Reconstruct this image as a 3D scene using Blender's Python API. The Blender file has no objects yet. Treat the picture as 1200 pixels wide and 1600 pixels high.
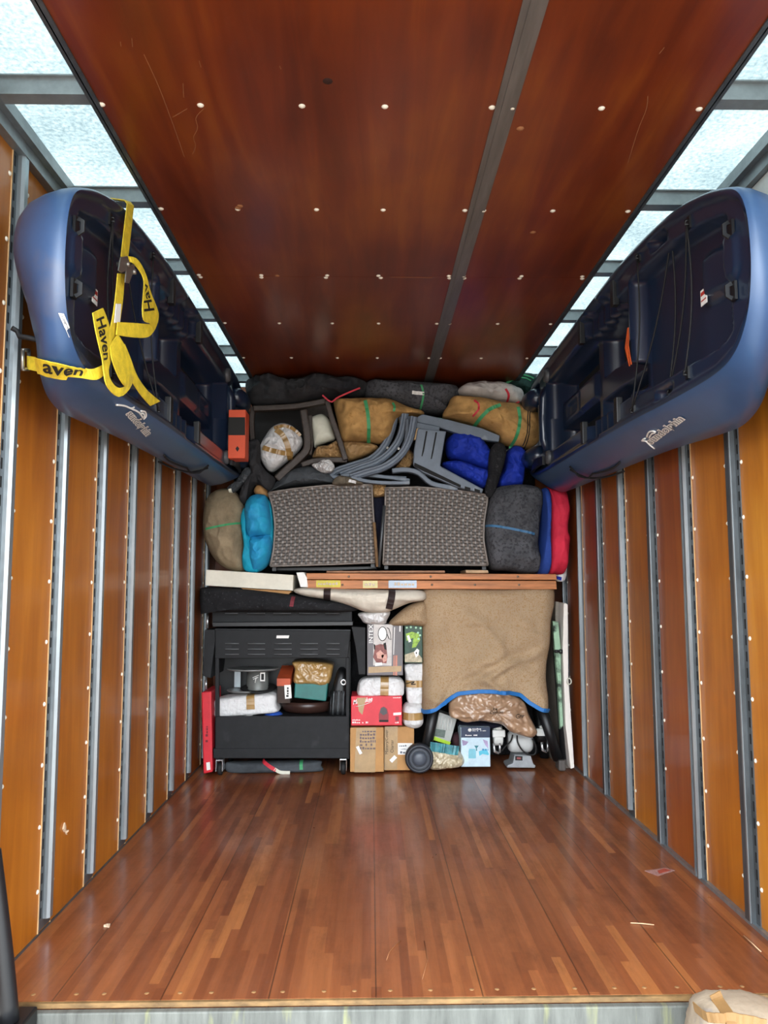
import bpy, math, random
import numpy as np
from mathutils import Vector, Matrix, noise
random.seed(7)
SC = bpy.context.scene
COL = SC.collection
# ------------------------------------------------------------------ camera
F, PI_, YA, RO, CZ = 1219.2, .0963, .0172, -.0028, 1.1295     # solved from the wall posts and roof bows
def cam_axes():
    r = Vector((math.cos(YA), -math.sin(YA), 0)); f0 = Vector((math.sin(YA), math.cos(YA), 0)); z = Vector((0, 0, 1))
    f = f0*math.cos(PI_) + z*math.sin(PI_); u = z*math.cos(PI_) - f0*math.sin(PI_)
    c, s = math.cos(RO), math.sin(RO)
    return r*c + u*s, u*c - r*s, f
CR, CU, CF = cam_axes()
def ray(px, py): return CR*((px-600)/F) - CU*((py-800)/F) + CF
def at(px, py, Y):                       # world point seen at that place of the photograph, on the plane y = Y
    d = ray(px, py); return Vector((0, 0, CZ)) + d*(Y/d.y)
def atx(px, py, X):
    d = ray(px, py); return Vector((0, 0, CZ)) + d*(X/d.x)
def atz(px, py, Z):
    d = ray(px, py); return Vector((0, 0, CZ)) + d*((Z-CZ)/d.z)
cd = bpy.data.cameras.new('camera'); cam = bpy.data.objects.new('camera', cd); COL.objects.link(cam)
cd.sensor_fit = 'VERTICAL'; cd.sensor_height = 24; cd.sensor_width = 18; cd.lens = F/1600*24; cd.clip_start = .05
cam.matrix_world = Matrix((( CR.x, CU.x, -CF.x, 0), (CR.y, CU.y, -CF.y, 0), (CR.z, CU.z, -CF.z, CZ), (0, 0, 0, 1)))
SC.camera = cam
# ------------------------------------------------------------------ light
EXPOSURE = 1.35
SKY, GROUND, SUN, HAZE = 2.3, .75, 0.6, 1.15
SC.view_settings.view_transform = 'Standard'; SC.view_settings.look = 'None'
SC.view_settings.exposure = EXPOSURE; SC.view_settings.gamma = 1; SC.view_settings.use_curve_mapping = False
w = bpy.data.worlds.new('world'); SC.world = w; w.use_nodes = True
nt = w.node_tree; nt.nodes.clear()
tc = nt.nodes.new('ShaderNodeTexCoord'); sp = nt.nodes.new('ShaderNodeSeparateXYZ'); rp = nt.nodes.new('ShaderNodeValToRGB')
bg = nt.nodes.new('ShaderNodeBackground'); wo = nt.nodes.new('ShaderNodeOutputWorld')
mr = nt.nodes.new('ShaderNodeMapRange'); mr.inputs[1].default_value = -1
nt.links.new(tc.outputs['Generated'], sp.inputs[0]); nt.links.new(sp.outputs[2], mr.inputs[0]); nt.links.new(mr.outputs[0], rp.inputs[0])
e = rp.color_ramp.elements
e[0].position = .47; e[0].color = (.36*GROUND, .35*GROUND, .33*GROUND, 1)
e[1].position = .53; e[1].color = (.9, .95, 1, 1)
x = e.new(1.0); x.color = (.72, .88, 1.0, 1)
# bright hazy sky behind the camera (towards -y), where the sun stands
def mnode(op, a, b):
    q = nt.nodes.new('ShaderNodeMath'); q.operation = op
    for i, v in enumerate((a, b)):
        if isinstance(v, (int, float)): q.inputs[i].default_value = v
        else: nt.links.new(v, q.inputs[i])
    return q.outputs[0]
back = mnode('MAXIMUM', mnode('MULTIPLY', sp.outputs[1], -1), 0)
gain = mnode('ADD', mnode('MULTIPLY', mnode('POWER', back, 3), HAZE), 1)
nt.links.new(mnode('MULTIPLY', gain, SKY), bg.inputs[1])
nt.links.new(rp.outputs[0], bg.inputs[0]); nt.links.new(bg.outputs[0], wo.inputs[0])
sl = bpy.data.lights.new('sun', 'SUN'); so = bpy.data.objects.new('sun', sl); COL.objects.link(so)
sl.energy = SUN; sl.angle = math.radians(12); sl.color = (1, .96, .9)
so.rotation_euler = (math.radians(20), math.radians(8), 0); so.location = (0, 0, 8)
# ------------------------------------------------------------------ materials
def hexc(h):
    h = h.lstrip('#'); r = []
    for i in (0, 2, 4):
        c = int(h[i:i+2], 16)/255; r.append(c/12.92 if c <= .04045 else ((c+.055)/1.055)**2.4)
    return (*r, 1)
MATS = {}
def M(name, col='#808080', rough=.6, metal=0, var=.12, vs=14, bump=0, bs=180, stretch=(1, 1, 1), coat=0, coat_r=.15, spec=.5, col2=None, bd=.004, sheen=0, wear=None):
    """principled material: colour broken up by noise (to col2 or to a darker self), bump from fine noise"""
    if name in MATS: return MATS[name]
    m = bpy.data.materials.new(name); m.use_nodes = True; MATS[name] = m
    n = m.node_tree.nodes; l = m.node_tree.links; b = n['Principled BSDF']
    c = hexc(col); m.diffuse_color = c
    b.inputs['Roughness'].default_value = rough; b.inputs['Metallic'].default_value = metal
    b.inputs['Specular IOR Level'].default_value = spec
    if coat: b.inputs['Coat Weight'].default_value = coat; b.inputs['Coat Roughness'].default_value = coat_r
    if sheen: b.inputs['Sheen Weight'].default_value = sheen
    t = n.new('ShaderNodeTexCoord'); mp = n.new('ShaderNodeMapping'); mp.inputs['Scale'].default_value = stretch
    l.new(t.outputs['Object'], mp.inputs[0])
    nz = n.new('ShaderNodeTexNoise'); nz.inputs['Scale'].default_value = vs; nz.inputs['Detail'].default_value = 6; nz.inputs['Roughness'].default_value = .65
    l.new(mp.outputs[0], nz.inputs[0])
    r = n.new('ShaderNodeValToRGB'); r.color_ramp.elements[0].position = .3; r.color_ramp.elements[1].position = .7
    c2 = hexc(col2) if col2 else tuple(x*(1-2.2*var) for x in c[:3]) + (1,)
    r.color_ramp.elements[0].color = c2
    r.color_ramp.elements[1].color = c if col2 else tuple(min(1, x*(1+var*.6)) for x in c[:3]) + (1,)
    l.new(nz.outputs[0], r.inputs[0])
    out = r.outputs[0]
    if wear:                       # blotches of another colour: (hex, scale, threshold)
        wz = n.new('ShaderNodeTexNoise'); wz.inputs['Scale'].default_value = wear[1]; wz.inputs['Detail'].default_value = 8
        l.new(mp.outputs[0], wz.inputs[0])
        wr = n.new('ShaderNodeValToRGB'); wr.color_ramp.elements[0].position = wear[2]; wr.color_ramp.elements[1].position = min(1, wear[2]+.12)
        l.new(wz.outputs[0], wr.inputs[0])
        mx = n.new('ShaderNodeMix'); mx.data_type = 'RGBA'; l.new(wr.outputs[0], mx.inputs[0]); l.new(out, mx.inputs[6]); mx.inputs[7].default_value = hexc(wear[0])
        out = mx.outputs[2]
    l.new(out, b.inputs['Base Color'])
    if bump:
        bz = n.new('ShaderNodeTexNoise'); bz.inputs['Scale'].default_value = bs; bz.inputs['Detail'].default_value = 4
        l.new(mp.outputs[0], bz.inputs[0])
        bp = n.new('ShaderNodeBump'); bp.inputs['Strength'].default_value = bump; bp.inputs['Distance'].default_value = bd
        l.new(bz.outputs[0], bp.inputs['Height']); l.new(bp.outputs[0], b.inputs['Normal'])
    return m
def wood(name, cols, rough, scale, stretch, coat=.26, coat_r=.14, knots=None, bump=.1):
    """varnished plywood: long grain bands (noise stretched along the grain) over broad tone changes"""
    m = bpy.data.materials.new(name); m.use_nodes = True
    n = m.node_tree.nodes; l = m.node_tree.links; b = n['Principled BSDF']
    b.inputs['Roughness'].default_value = rough; b.inputs['Coat Weight'].default_value = coat; b.inputs['Coat Roughness'].default_value = coat_r
    t = n.new('ShaderNodeTexCoord'); mp = n.new('ShaderNodeMapping'); mp.inputs['Scale'].default_value = stretch
    l.new(t.outputs['Object'], mp.inputs[0])
    a = n.new('ShaderNodeTexNoise'); a.inputs['Scale'].default_value = scale; a.inputs['Detail'].default_value = 8; a.inputs['Roughness'].default_value = .6; a.inputs['Distortion'].default_value = .6
    l.new(mp.outputs[0], a.inputs[0])
    c = n.new('ShaderNodeTexNoise'); c.inputs['Scale'].default_value = 1.3; c.inputs['Detail'].default_value = 3
    l.new(t.outputs['Object'], c.inputs[0])
    ad = n.new('ShaderNodeMath'); ad.operation = 'MULTIPLY_ADD'; ad.inputs[1].default_value = .55
    l.new(c.outputs[0], ad.inputs[0])
    ml = n.new('ShaderNodeMath'); ml.operation = 'MULTIPLY'; ml.inputs[1].default_value = .45; l.new(a.outputs[0], ml.inputs[0]); l.new(ml.outputs[0], ad.inputs[2])
    r = n.new('ShaderNodeValToRGB'); e = r.color_ramp.elements
    e[0].position = .36; e[0].color = hexc(cols[0]); e[1].position = .64; e[1].color = hexc(cols[2]); q = e.new(.5); q.color = hexc(cols[1])
    l.new(ad.outputs[0], r.inputs[0]); out = r.outputs[0]
    if knots:
        v = n.new('ShaderNodeTexVoronoi'); v.inputs['Scale'].default_value = knots
        mk = n.new('ShaderNodeMapping'); mk.inputs['Scale'].default_value = (1, 1, .55); l.new(t.outputs['Object'], mk.inputs[0]); l.new(mk.outputs[0], v.inputs[0])
        kr = n.new('ShaderNodeValToRGB'); kr.color_ramp.elements[0].position = .04; kr.color_ramp.elements[1].position = .1
        kr.color_ramp.elements[0].color = (.7, .7, .7, 1); kr.color_ramp.elements[1].color = (0, 0, 0, 1)
        l.new(v.outputs['Distance'], kr.inputs[0])
        mx = n.new('ShaderNodeMix'); mx.data_type = 'RGBA'; l.new(kr.outputs[0], mx.inputs[0]); l.new(out, mx.inputs[6]); mx.inputs[7].default_value = hexc('#5a2a10')
        out = mx.outputs[2]
    l.new(out, b.inputs['Base Color'])
    bp = n.new('ShaderNodeBump'); bp.inputs['Strength'].default_value = bump; bp.inputs['Distance'].default_value = .004
    l.new(c.outputs[0], bp.inputs['Height']); l.new(bp.outputs[0], b.inputs['Normal'])
    return m
# ------------------------------------------------------------------ mesh builder
def smooth_closed(p, n):
    p = [np.array(q, float) for q in p]; N = len(p); out = []
    for i in range(N):
        a, b, c, d = p[i-1], p[i], p[(i+1) % N], p[(i+2) % N]
        for k in range(8):
            t = k/8; out.append(.5*((2*b)+(c-a)*t+(2*a-5*b+4*c-d)*t*t+(3*b-a-3*c+d)*t**3))
    return resample(out + [out[0]], n+1)[:-1]
def smooth_open(p, n):
    p = [np.array(q, float) for q in p]; N = len(p); out = []
    for i in range(N-1):
        a, b, c, d = p[max(i-1, 0)], p[i], p[i+1], p[min(i+2, N-1)]
        for k in range(10):
            t = k/10; out.append(.5*((2*b)+(c-a)*t+(2*a-5*b+4*c-d)*t*t+(3*b-a-3*c+d)*t**3))
    out.append(p[-1]); return resample(out, n)
def resample(p, n):
    p = np.array(p); s = np.concatenate([[0], np.cumsum(np.linalg.norm(np.diff(p, axis=0), axis=1))])
    q = np.linspace(0, s[-1], n); return np.stack([np.interp(q, s, p[:, k]) for k in range(p.shape[1])], 1)
WORLD = {}
class MB:
    def __init__(s): s.v = []; s.f = []; s.m = []; s.sm = []
    def add(s, v, f, mat=0, smooth=False, closed=True):
        if closed:                 # faces of a solid all look outward
            c = np.mean(np.array([tuple(q) for q in v], float), 0); vol = 0
            for q in f:
                a = np.array(tuple(v[q[0]]), float)-c
                for i in range(1, len(q)-1): vol += float(np.dot(a, np.cross(np.array(tuple(v[q[i]]), float)-c, np.array(tuple(v[q[i+1]]), float)-c)))
            if vol < 0: f = [tuple(q)[::-1] for q in f]
        o = len(s.v); s.v += [tuple(map(float, q)) for q in v]
        for q in f: s.f.append(tuple(i+o for i in q)); s.m.append(mat); s.sm.append(smooth)
        return s
    def box(s, x0, x1, y0, y1, z0, z1, mat=0):
        v = [(x, y, z) for x in (x0, x1) for y in (y0, y1) for z in (z0, z1)]
        return s.add(v, [(0, 1, 3, 2), (4, 6, 7, 5), (0, 4, 5, 1), (2, 3, 7, 6), (0, 2, 6, 4), (1, 5, 7, 3)], mat)
    def obox(s, c, R, h, mat=0):             # centre, three axes, half sizes
        c = Vector(c); A = [Vector(a).normalized()*k for a, k in zip(R, h)]
        v = [c+A[0]*i+A[1]*j+A[2]*k for i in (-1, 1) for j in (-1, 1) for k in (-1, 1)]
        return s.add(v, [(0, 1, 3, 2), (4, 6, 7, 5), (0, 4, 5, 1), (2, 3, 7, 6), (0, 2, 6, 4), (1, 5, 7, 3)], mat)
    def prism(s, poly, y0, y1, mat=0):       # outline in (x, z), extruded along y
        n = len(poly); v = [(p[0], y0, p[1]) for p in poly] + [(p[0], y1, p[1]) for p in poly]
        return s.add(v, [tuple(range(n)), tuple(range(2*n-1, n-1, -1))] + [(i, i+n, (i+1) % n + n, (i+1) % n) for i in range(n)], mat)
    def sweep(s, pts, prof, up=(0, 0, 1), mat=0, smooth=True, closed=False, cap=True, scale=None):
        """profile (list of (a, b)) carried along pts; a runs along up x tangent, b along up"""
        P = [Vector(p) for p in pts]; n = len(P); k = len(prof); v = []; up = Vector(up)
        for i, p in enumerate(P):
            if closed: t = (P[(i+1) % n]-P[i-1])
            else: t = P[min(i+1, n-1)]-P[max(i-1, 0)]
            t.normalize(); a = t.cross(up)
            if a.length < 1e-4: a = t.cross(Vector((.3, .9, .1)))
            a.normalize(); b = a.cross(t); sc = scale[i] if scale is not None else 1
            v += [p + a*(q[0]*sc) + b*(q[1]*sc) for q in prof]
        f = [(i*k+j, i*k+(j+1) % k, ((i+1) % n)*k+(j+1) % k, ((i+1) % n)*k+j) for i in range(n if closed else n-1) for j in range(k)]
        if not closed and cap: f += [tuple(range(k-1, -1, -1)), tuple((n-1)*k+j for j in range(k))]
        return s.add(v, f, mat, smooth)
    def tube(s, pts, r, n=8, mat=0, up=(.13, .21, .97), closed=False, scale=None):
        return s.sweep(pts, [(r*math.cos(2*math.pi*j/n), r*math.sin(2*math.pi*j/n)) for j in range(n)], up, mat, True, closed, True, scale)
    def rect(s, pts, w_, t_, up=(0, -1, 0), mat=0, smooth=False, closed=False):   # w_ across, t_ along up
        return s.sweep(pts, [(-w_/2, -t_/2), (w_/2, -t_/2), (w_/2, t_/2), (-w_/2, t_/2)], up, mat, smooth, closed)
    def lathe(s, prof, c, axis=(0, 0, 1), n=24, mat=0, smooth=True):  # profile (radius, height along axis)
        A = Vector(axis).normalized(); B = A.orthogonal().normalized(); D = A.cross(B); c = Vector(c); k = len(prof)
        v = [c + A*h + (B*math.cos(2*math.pi*i/n) + D*math.sin(2*math.pi*i/n))*max(r, 1e-5) for i in range(n) for r, h in prof]
        f = [(i*k+j, ((i+1) % n)*k+j, ((i+1) % n)*k+j+1, i*k+j+1) for i in range(n) for j in range(k-1)]
        return s.add(v, f, mat, smooth)
    def grid(s, G, mat=0, smooth=True, flip=False):      # G[i][j] -> point
        a, b = len(G), len(G[0]); v = [q for r in G for q in r]
        f = [(i*b+j, i*b+j+1, (i+1)*b+j+1, (i+1)*b+j) for i in range(a-1) for j in range(b-1)]
        if flip: f = [q[::-1] for q in f]
        return s.add(v, f, mat, smooth, False)
    def slab(s, A, B, thick, mat=0):       # ribbon between two edge polylines, with thickness
        A = [Vector(a) for a in A]; B = [Vector(b) for b in B]; n = len(A); v = []
        for i in range(n):
            t = A[min(i+1, n-1)]+B[min(i+1, n-1)]-A[max(i-1, 0)]-B[max(i-1, 0)]; nn = t.cross(B[i]-A[i])
            nn = nn.normalized()*(thick/2) if nn.length > 1e-9 else Vector((0, -thick/2, 0))
            v += [A[i]+nn, B[i]+nn, B[i]-nn, A[i]-nn]
        f = [(i*4+j, i*4+(j+1) % 4, (i+1)*4+(j+1) % 4, (i+1)*4+j) for i in range(n-1) for j in range(4)] + [(3, 2, 1, 0), tuple((n-1)*4+j for j in range(4))]
        return s.add(v, f, mat, False)
    def build(s, name, mats, parent=None, bevel=0, kind=None, label=None, cat=None, group=None, origin=None, segs=2):
        if not isinstance(mats, (list, tuple)): mats = [mats]
        V = np.array(s.v); lo, hi = V.min(0), V.max(0)
        o = np.array(origin) if origin is not None else np.array([(lo[0]+hi[0])/2, (lo[1]+hi[1])/2, lo[2]])
        me = bpy.data.meshes.new(name); me.from_pydata((V-o).tolist(), [], s.f)
        for m in mats: me.materials.append(m)
        me.polygons.foreach_set('material_index', s.m); me.polygons.foreach_set('use_smooth', s.sm); me.update()
        ob = bpy.data.objects.new(name, me); COL.objects.link(ob); WORLD[ob.name] = o
        if parent is not None: ob.parent = parent; ob.location = Vector(o - WORLD[parent.name])
        else: ob.location = Vector(o)
        if bevel:
            bm = ob.modifiers.new('edge', 'BEVEL'); bm.width = bevel; bm.segments = segs; bm.limit_method = 'ANGLE'; bm.angle_limit = math.radians(40)
        tag(ob, label, cat, group, kind); return ob
def tag(o, label=None, cat=None, group=None, kind=None):
    for k, v in (('label', label), ('category', cat), ('group', group), ('kind', kind)):
        if v: o[k] = v
    return o
def thing(name, label, cat, loc, group=None):
    o = bpy.data.objects.new(name, None); COL.objects.link(o); o.location = Vector(loc); o.empty_display_size = .1
    WORLD[o.name] = np.array(loc, float); return tag(o, label, cat, group)
def flat(*pts, Y): return [at(x, y, Y) for x, y in pts]
def xz(p): return (p.x, p.z)
# ---- lettering
def text_mesh(body, bold=0):
    c = bpy.data.curves.new('lettering', 'FONT'); c.body = body; c.offset = bold; c.resolution_u = 3
    o = bpy.data.objects.new('lettering', c); COL.objects.link(o)
    dg = bpy.context.evaluated_depsgraph_get(); me = bpy.data.meshes.new_from_object(o.evaluated_get(dg))
    v = np.array([q.co[:2] for q in me.vertices]); f = [tuple(p.vertices) for p in me.polygons]
    bpy.data.objects.remove(o); bpy.data.curves.remove(c); bpy.data.meshes.remove(me)
    v -= v.min(0); return v, f, v.max(0)
def letters(mb, body, o, right, up, w_, h_, mat=0, bold=0, lift=.0012):
    v, f, mx = text_mesh(body, bold); o = Vector(o); right = Vector(right).normalized(); up = Vector(up).normalized(); nn = right.cross(up)*lift
    pts = [o + right*(q[0]/mx[0]*w_) + up*(q[1]/mx[1]*h_) + nn for q in v]
    return mb.add(pts, f, mat, False, False)
def write(body, rect, Y, mat, parent, name='lettering', rot=0, bold=0, lift=.0012, mb=None):
    """lettering on a front face: rect in photograph coordinates, rot in quarter turns (1 = reads upward)"""
    x0, y0, x1, y1 = rect; a = at(x0, y1, Y); b = at(x1, y0, Y); W, H = b.x-a.x, b.z-a.z
    g = mb or MB()
    if rot == 0: letters(g, body, (a.x, Y, a.z), (1, 0, 0), (0, 0, 1), W, H, 0, bold, lift)
    elif rot == 1: letters(g, body, (b.x, Y, a.z), (0, 0, 1), (-1, 0, 0), H, W, 0, bold, lift)
    else: letters(g, body, (a.x, Y, b.z), (0, 0, -1), (1, 0, 0), H, W, 0, bold, lift)
    if mb is None: return g.build(name, mat, parent)
def patch(mb, pts, Y, mat=0, t=.0015):        # thin printed patch on a front face
    return mb.prism([xz(at(x, y, Y)) for x, y in pts], Y-t, Y, mat)
def smudge(rect, Y, mat, parent, name='printed_text_line', rows=1, rot=0, seed=0, lift=.0016):
    """rows of small print too fine to read: short strokes of uneven width and height"""
    x0, y0, x1, y1 = rect; r = random.Random(seed+int(x0*7+y0)); g = MB(); L = (y1-y0) if rot else (x1-x0); H_ = ((x1-x0) if rot else (y1-y0))/rows
    for k in range(rows):
        p = 0
        while p < L*.97:
            w_ = min(H_*r.uniform(.35, .8), L-p); h = H_*r.choice((.45, .5, .72)); o = H_*(k+.8)
            if r.random() > .12:
                patch(g, R4(x0+p, y0+o-h, x0+p+w_, y0+o) if not rot else R4(x0+o-h, y1-p-w_, x0+o, y1-p), Y-lift+.0006, 0, .0006)
            p += w_+H_*.22
    return g.build(name, mat, parent)
def R4(x0, y0, x1, y1): return [(x0, y0), (x1, y0), (x1, y1), (x0, y1)]
# ---- soft, stuffed shapes: an outline given a thickness, with folds
class Puff:
    def __init__(s, px, Y, depth, e=2.4, amp=.012, fs=7, seed=0, n=120, rings=34, folds=None, crisp=0, p=1.0):
        """px outline at mid depth Y; e squareness of the section; amp/fs crumple; folds = (angle, frequency, amplitude)"""
        s.Y = Y; s.d = depth; s.e = e; s.amp = amp; s.fs = fs; s.seed = seed*7.31; s.folds = folds; s.crisp = crisp
        o = [xz(at(x, y, Y)) for x, y in px]
        s.out = smooth_closed(o, n) if crisp == 0 else resample(list(map(np.array, o)) + [np.array(o[0])], n+1)[:-1]
        s.c = s.out.mean(0); rel = s.out - s.c; s.ang = np.arctan2(rel[:, 1], rel[:, 0]); s.rad = np.linalg.norm(rel, axis=1)
        i = np.argsort(s.ang); s.ta = np.concatenate([s.ang[i][-1:]-2*math.pi, s.ang[i], s.ang[i][:1]+2*math.pi]); s.tr = np.concatenate([s.rad[i][-1:], s.rad[i], s.rad[i][:1]])
        s.mb = MB(); r = [math.sin(math.pi/2*k/(rings-1)) for k in range(rings)][::-1]
        V = []
        for side in (-1, 1):
            for k, q in enumerate(r[:-1] if side == -1 else r[1:-1]):
                for p in s.out:
                    x, z = s.c + (p-s.c)*q; V.append((x, s.y(x, z, q, side), z))
        NR = rings-1; V.append((s.c[0], s.y(*s.c, 0, -1), s.c[1])); V.append((s.c[0], s.y(*s.c, 0, 1), s.c[1])); ft, bk = len(V)-2, len(V)-1
        fr = lambda k: [k*n+j for j in range(n)]
        f = []
        def link(a, b, rev):
            for j in range(n):
                q = (a[j], a[(j+1) % n], b[(j+1) % n], b[j]); f.append(q[::-1] if rev else q)
        for k in range(NR-1): link(fr(k), fr(k+1), False)
        L = fr(NR-1); f += [(L[j], L[(j+1) % n], ft) for j in range(n)]
        prev = fr(0)
        for k in range(rings-2): cur = fr(NR+k); link(prev, cur, True); prev = cur
        f += [(prev[(j+1) % n], prev[j], bk) for j in range(n)]
        area = sum(s.out[i][0]*s.out[(i+1) % n][1]-s.out[(i+1) % n][0]*s.out[i][1] for i in range(n))
        if area < 0: f = [q[::-1] for q in f]
        s.mb.add(V, f, 0, True, False)
    def y(s, x, z, q, side):
        h = max(0, 1-q**s.e)**(1/s.e)
        nz = noise.fractal(Vector((x*s.fs+s.seed, side*3.1, z*s.fs)), 1, 2.1, 4)*s.amp
        rd = (1-abs(noise.noise(Vector((x*s.fs*1.4+s.seed, 5.0+side, z*s.fs*1.4)))))**3*s.amp*.9
        rd += (1-abs(noise.noise(Vector((x*s.fs*3.1-s.seed, 9.0+side, z*s.fs*2.3)))))**4*s.amp*.55
        rd -= s.amp*.5
        if s.folds:
            a, fr_, am = s.folds; u = x*math.cos(a)+z*math.sin(a)
            nz += am*math.sin(fr_*u + 3*noise.noise(Vector((x*4+s.seed, 0, z*4))))
        return s.Y + side*(s.d/2*h + (nz+rd)*min(1, h*1.5))
    def front(s, x, z):
        dx, dz = x-s.c[0], z-s.c[1]; r = math.hypot(dx, dz); R = np.interp(math.atan2(dz, dx), s.ta, s.tr)
        return s.y(x, z, min(r/R, 1), -1)
    def band(s, mb, px, w_, mat=0, lift=.004, n=26, thick=.003):
        """strap, cord or tape lying on the front of the shape"""
        o = smooth_open([xz(at(x, y, s.Y-s.d/2)) for x, y in px], n); A = []; B = []
        for i in range(n):
            t = o[min(i+1, n-1)]-o[max(i-1, 0)]; t /= np.linalg.norm(t)+1e-9; nn = np.array([-t[1], t[0]])*w_/2
            a, b = o[i]+nn, o[i]-nn
            yy = min(s.front(*o[i]), s.front(*a), s.front(*b)) - lift
            A.append((a[0], yy, a[1])); B.append((b[0], yy, b[1]))
        return mb.slab(A, B, thick, mat)
    def build(s, name, mat, parent=None, **k):
        o = s.mb.build(name, mat, parent, **k); return o
def soft(name, label, cat, px, Y, depth, mat, bands=(), group=None, **k):
    """a bundle; bands = (part name, photograph points, width, material)"""
    p = Puff(px, Y, depth, **k)
    if not bands: return p.build(name, mat, label=label, cat=cat, group=group), p
    V = np.array(p.mb.v); t = thing(name, label, cat, ((V[:, 0].min()+V[:, 0].max())/2, Y, V[:, 2].min()), group)
    p.build('wrapping', mat, t)
    for nm, pts, w_, m in bands: g = MB(); p.band(g, pts, w_); g.build(nm, m, t)
    return t, p
def crop(ox, oy, sc): return lambda *pts: [(ox+x/sc, oy+y/sc) for x, y in pts]
c3 = crop(310, 570, 4); c4 = crop(590, 570, 4); c5 = crop(300, 870, 4.573); c6 = crop(530, 900, 5); c7 = crop(620, 900, 4.2857)
k6 = crop(20, 280, 4.212); ch = crop(500, 620, 4); wk = crop(370, 610, 6.316); gi = crop(325, 1020, 5.106); bx = crop(540, 960, 6.277); gr = crop(660, 1070, 5)
# ------------------------------------------------------------------ the truck body
XL, XR, H, Y0, YB = -1.09, 1.285, 2.488, 2.28, 5.5
LP = [2.7345+.4064*k for k in range(-1, 8)]; RP = [2.7167+.4064*k for k in range(-1, 8)]
BOWS = [2.0941+.6096*k for k in range(0, 7)]
MW = [wood('plywood_amber', ('#82440a', '#a05b0d', '#b66f19'), .46, 5, (3, 3, .28), knots=2.2),
      wood('plywood_red', ('#72320e', '#8b4412', '#9f551b'), .46, 5, (3, 3, .28)),
      wood('plywood_gold', ('#8e5211', '#ad6914', '#c18026'), .46, 5, (3, 3, .28), knots=2.6)]
M_ceil = wood('plywood_mahogany', ('#521d09', '#6b2a0b', '#82400e'), .34, 5, (2.5, .22, 2.5), coat=.28, coat_r=.18, bump=.16)
M_rivet = M('white_rivet', '#f2ead8', .4); M_edge = M('raw_plywood_edge', '#cfa878', .7)
M_galv = M('galvanised_steel', '#a3abaf', .36, .75, var=.18, vs=9, stretch=(1, 1, .2))
M_steel = M('grey_steel', '#63686b', .45, .65, var=.2, vs=12, stretch=(1, 1, .3))
M_dark = M('slot_black', '#0b0b0c', .8); M_alu = M('dull_aluminium', '#8d8a86', .4, .7, var=.15, vs=8, stretch=(3, .3, 1))
M_scratch = M('scratched_wood', '#94603c', .7)
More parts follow.
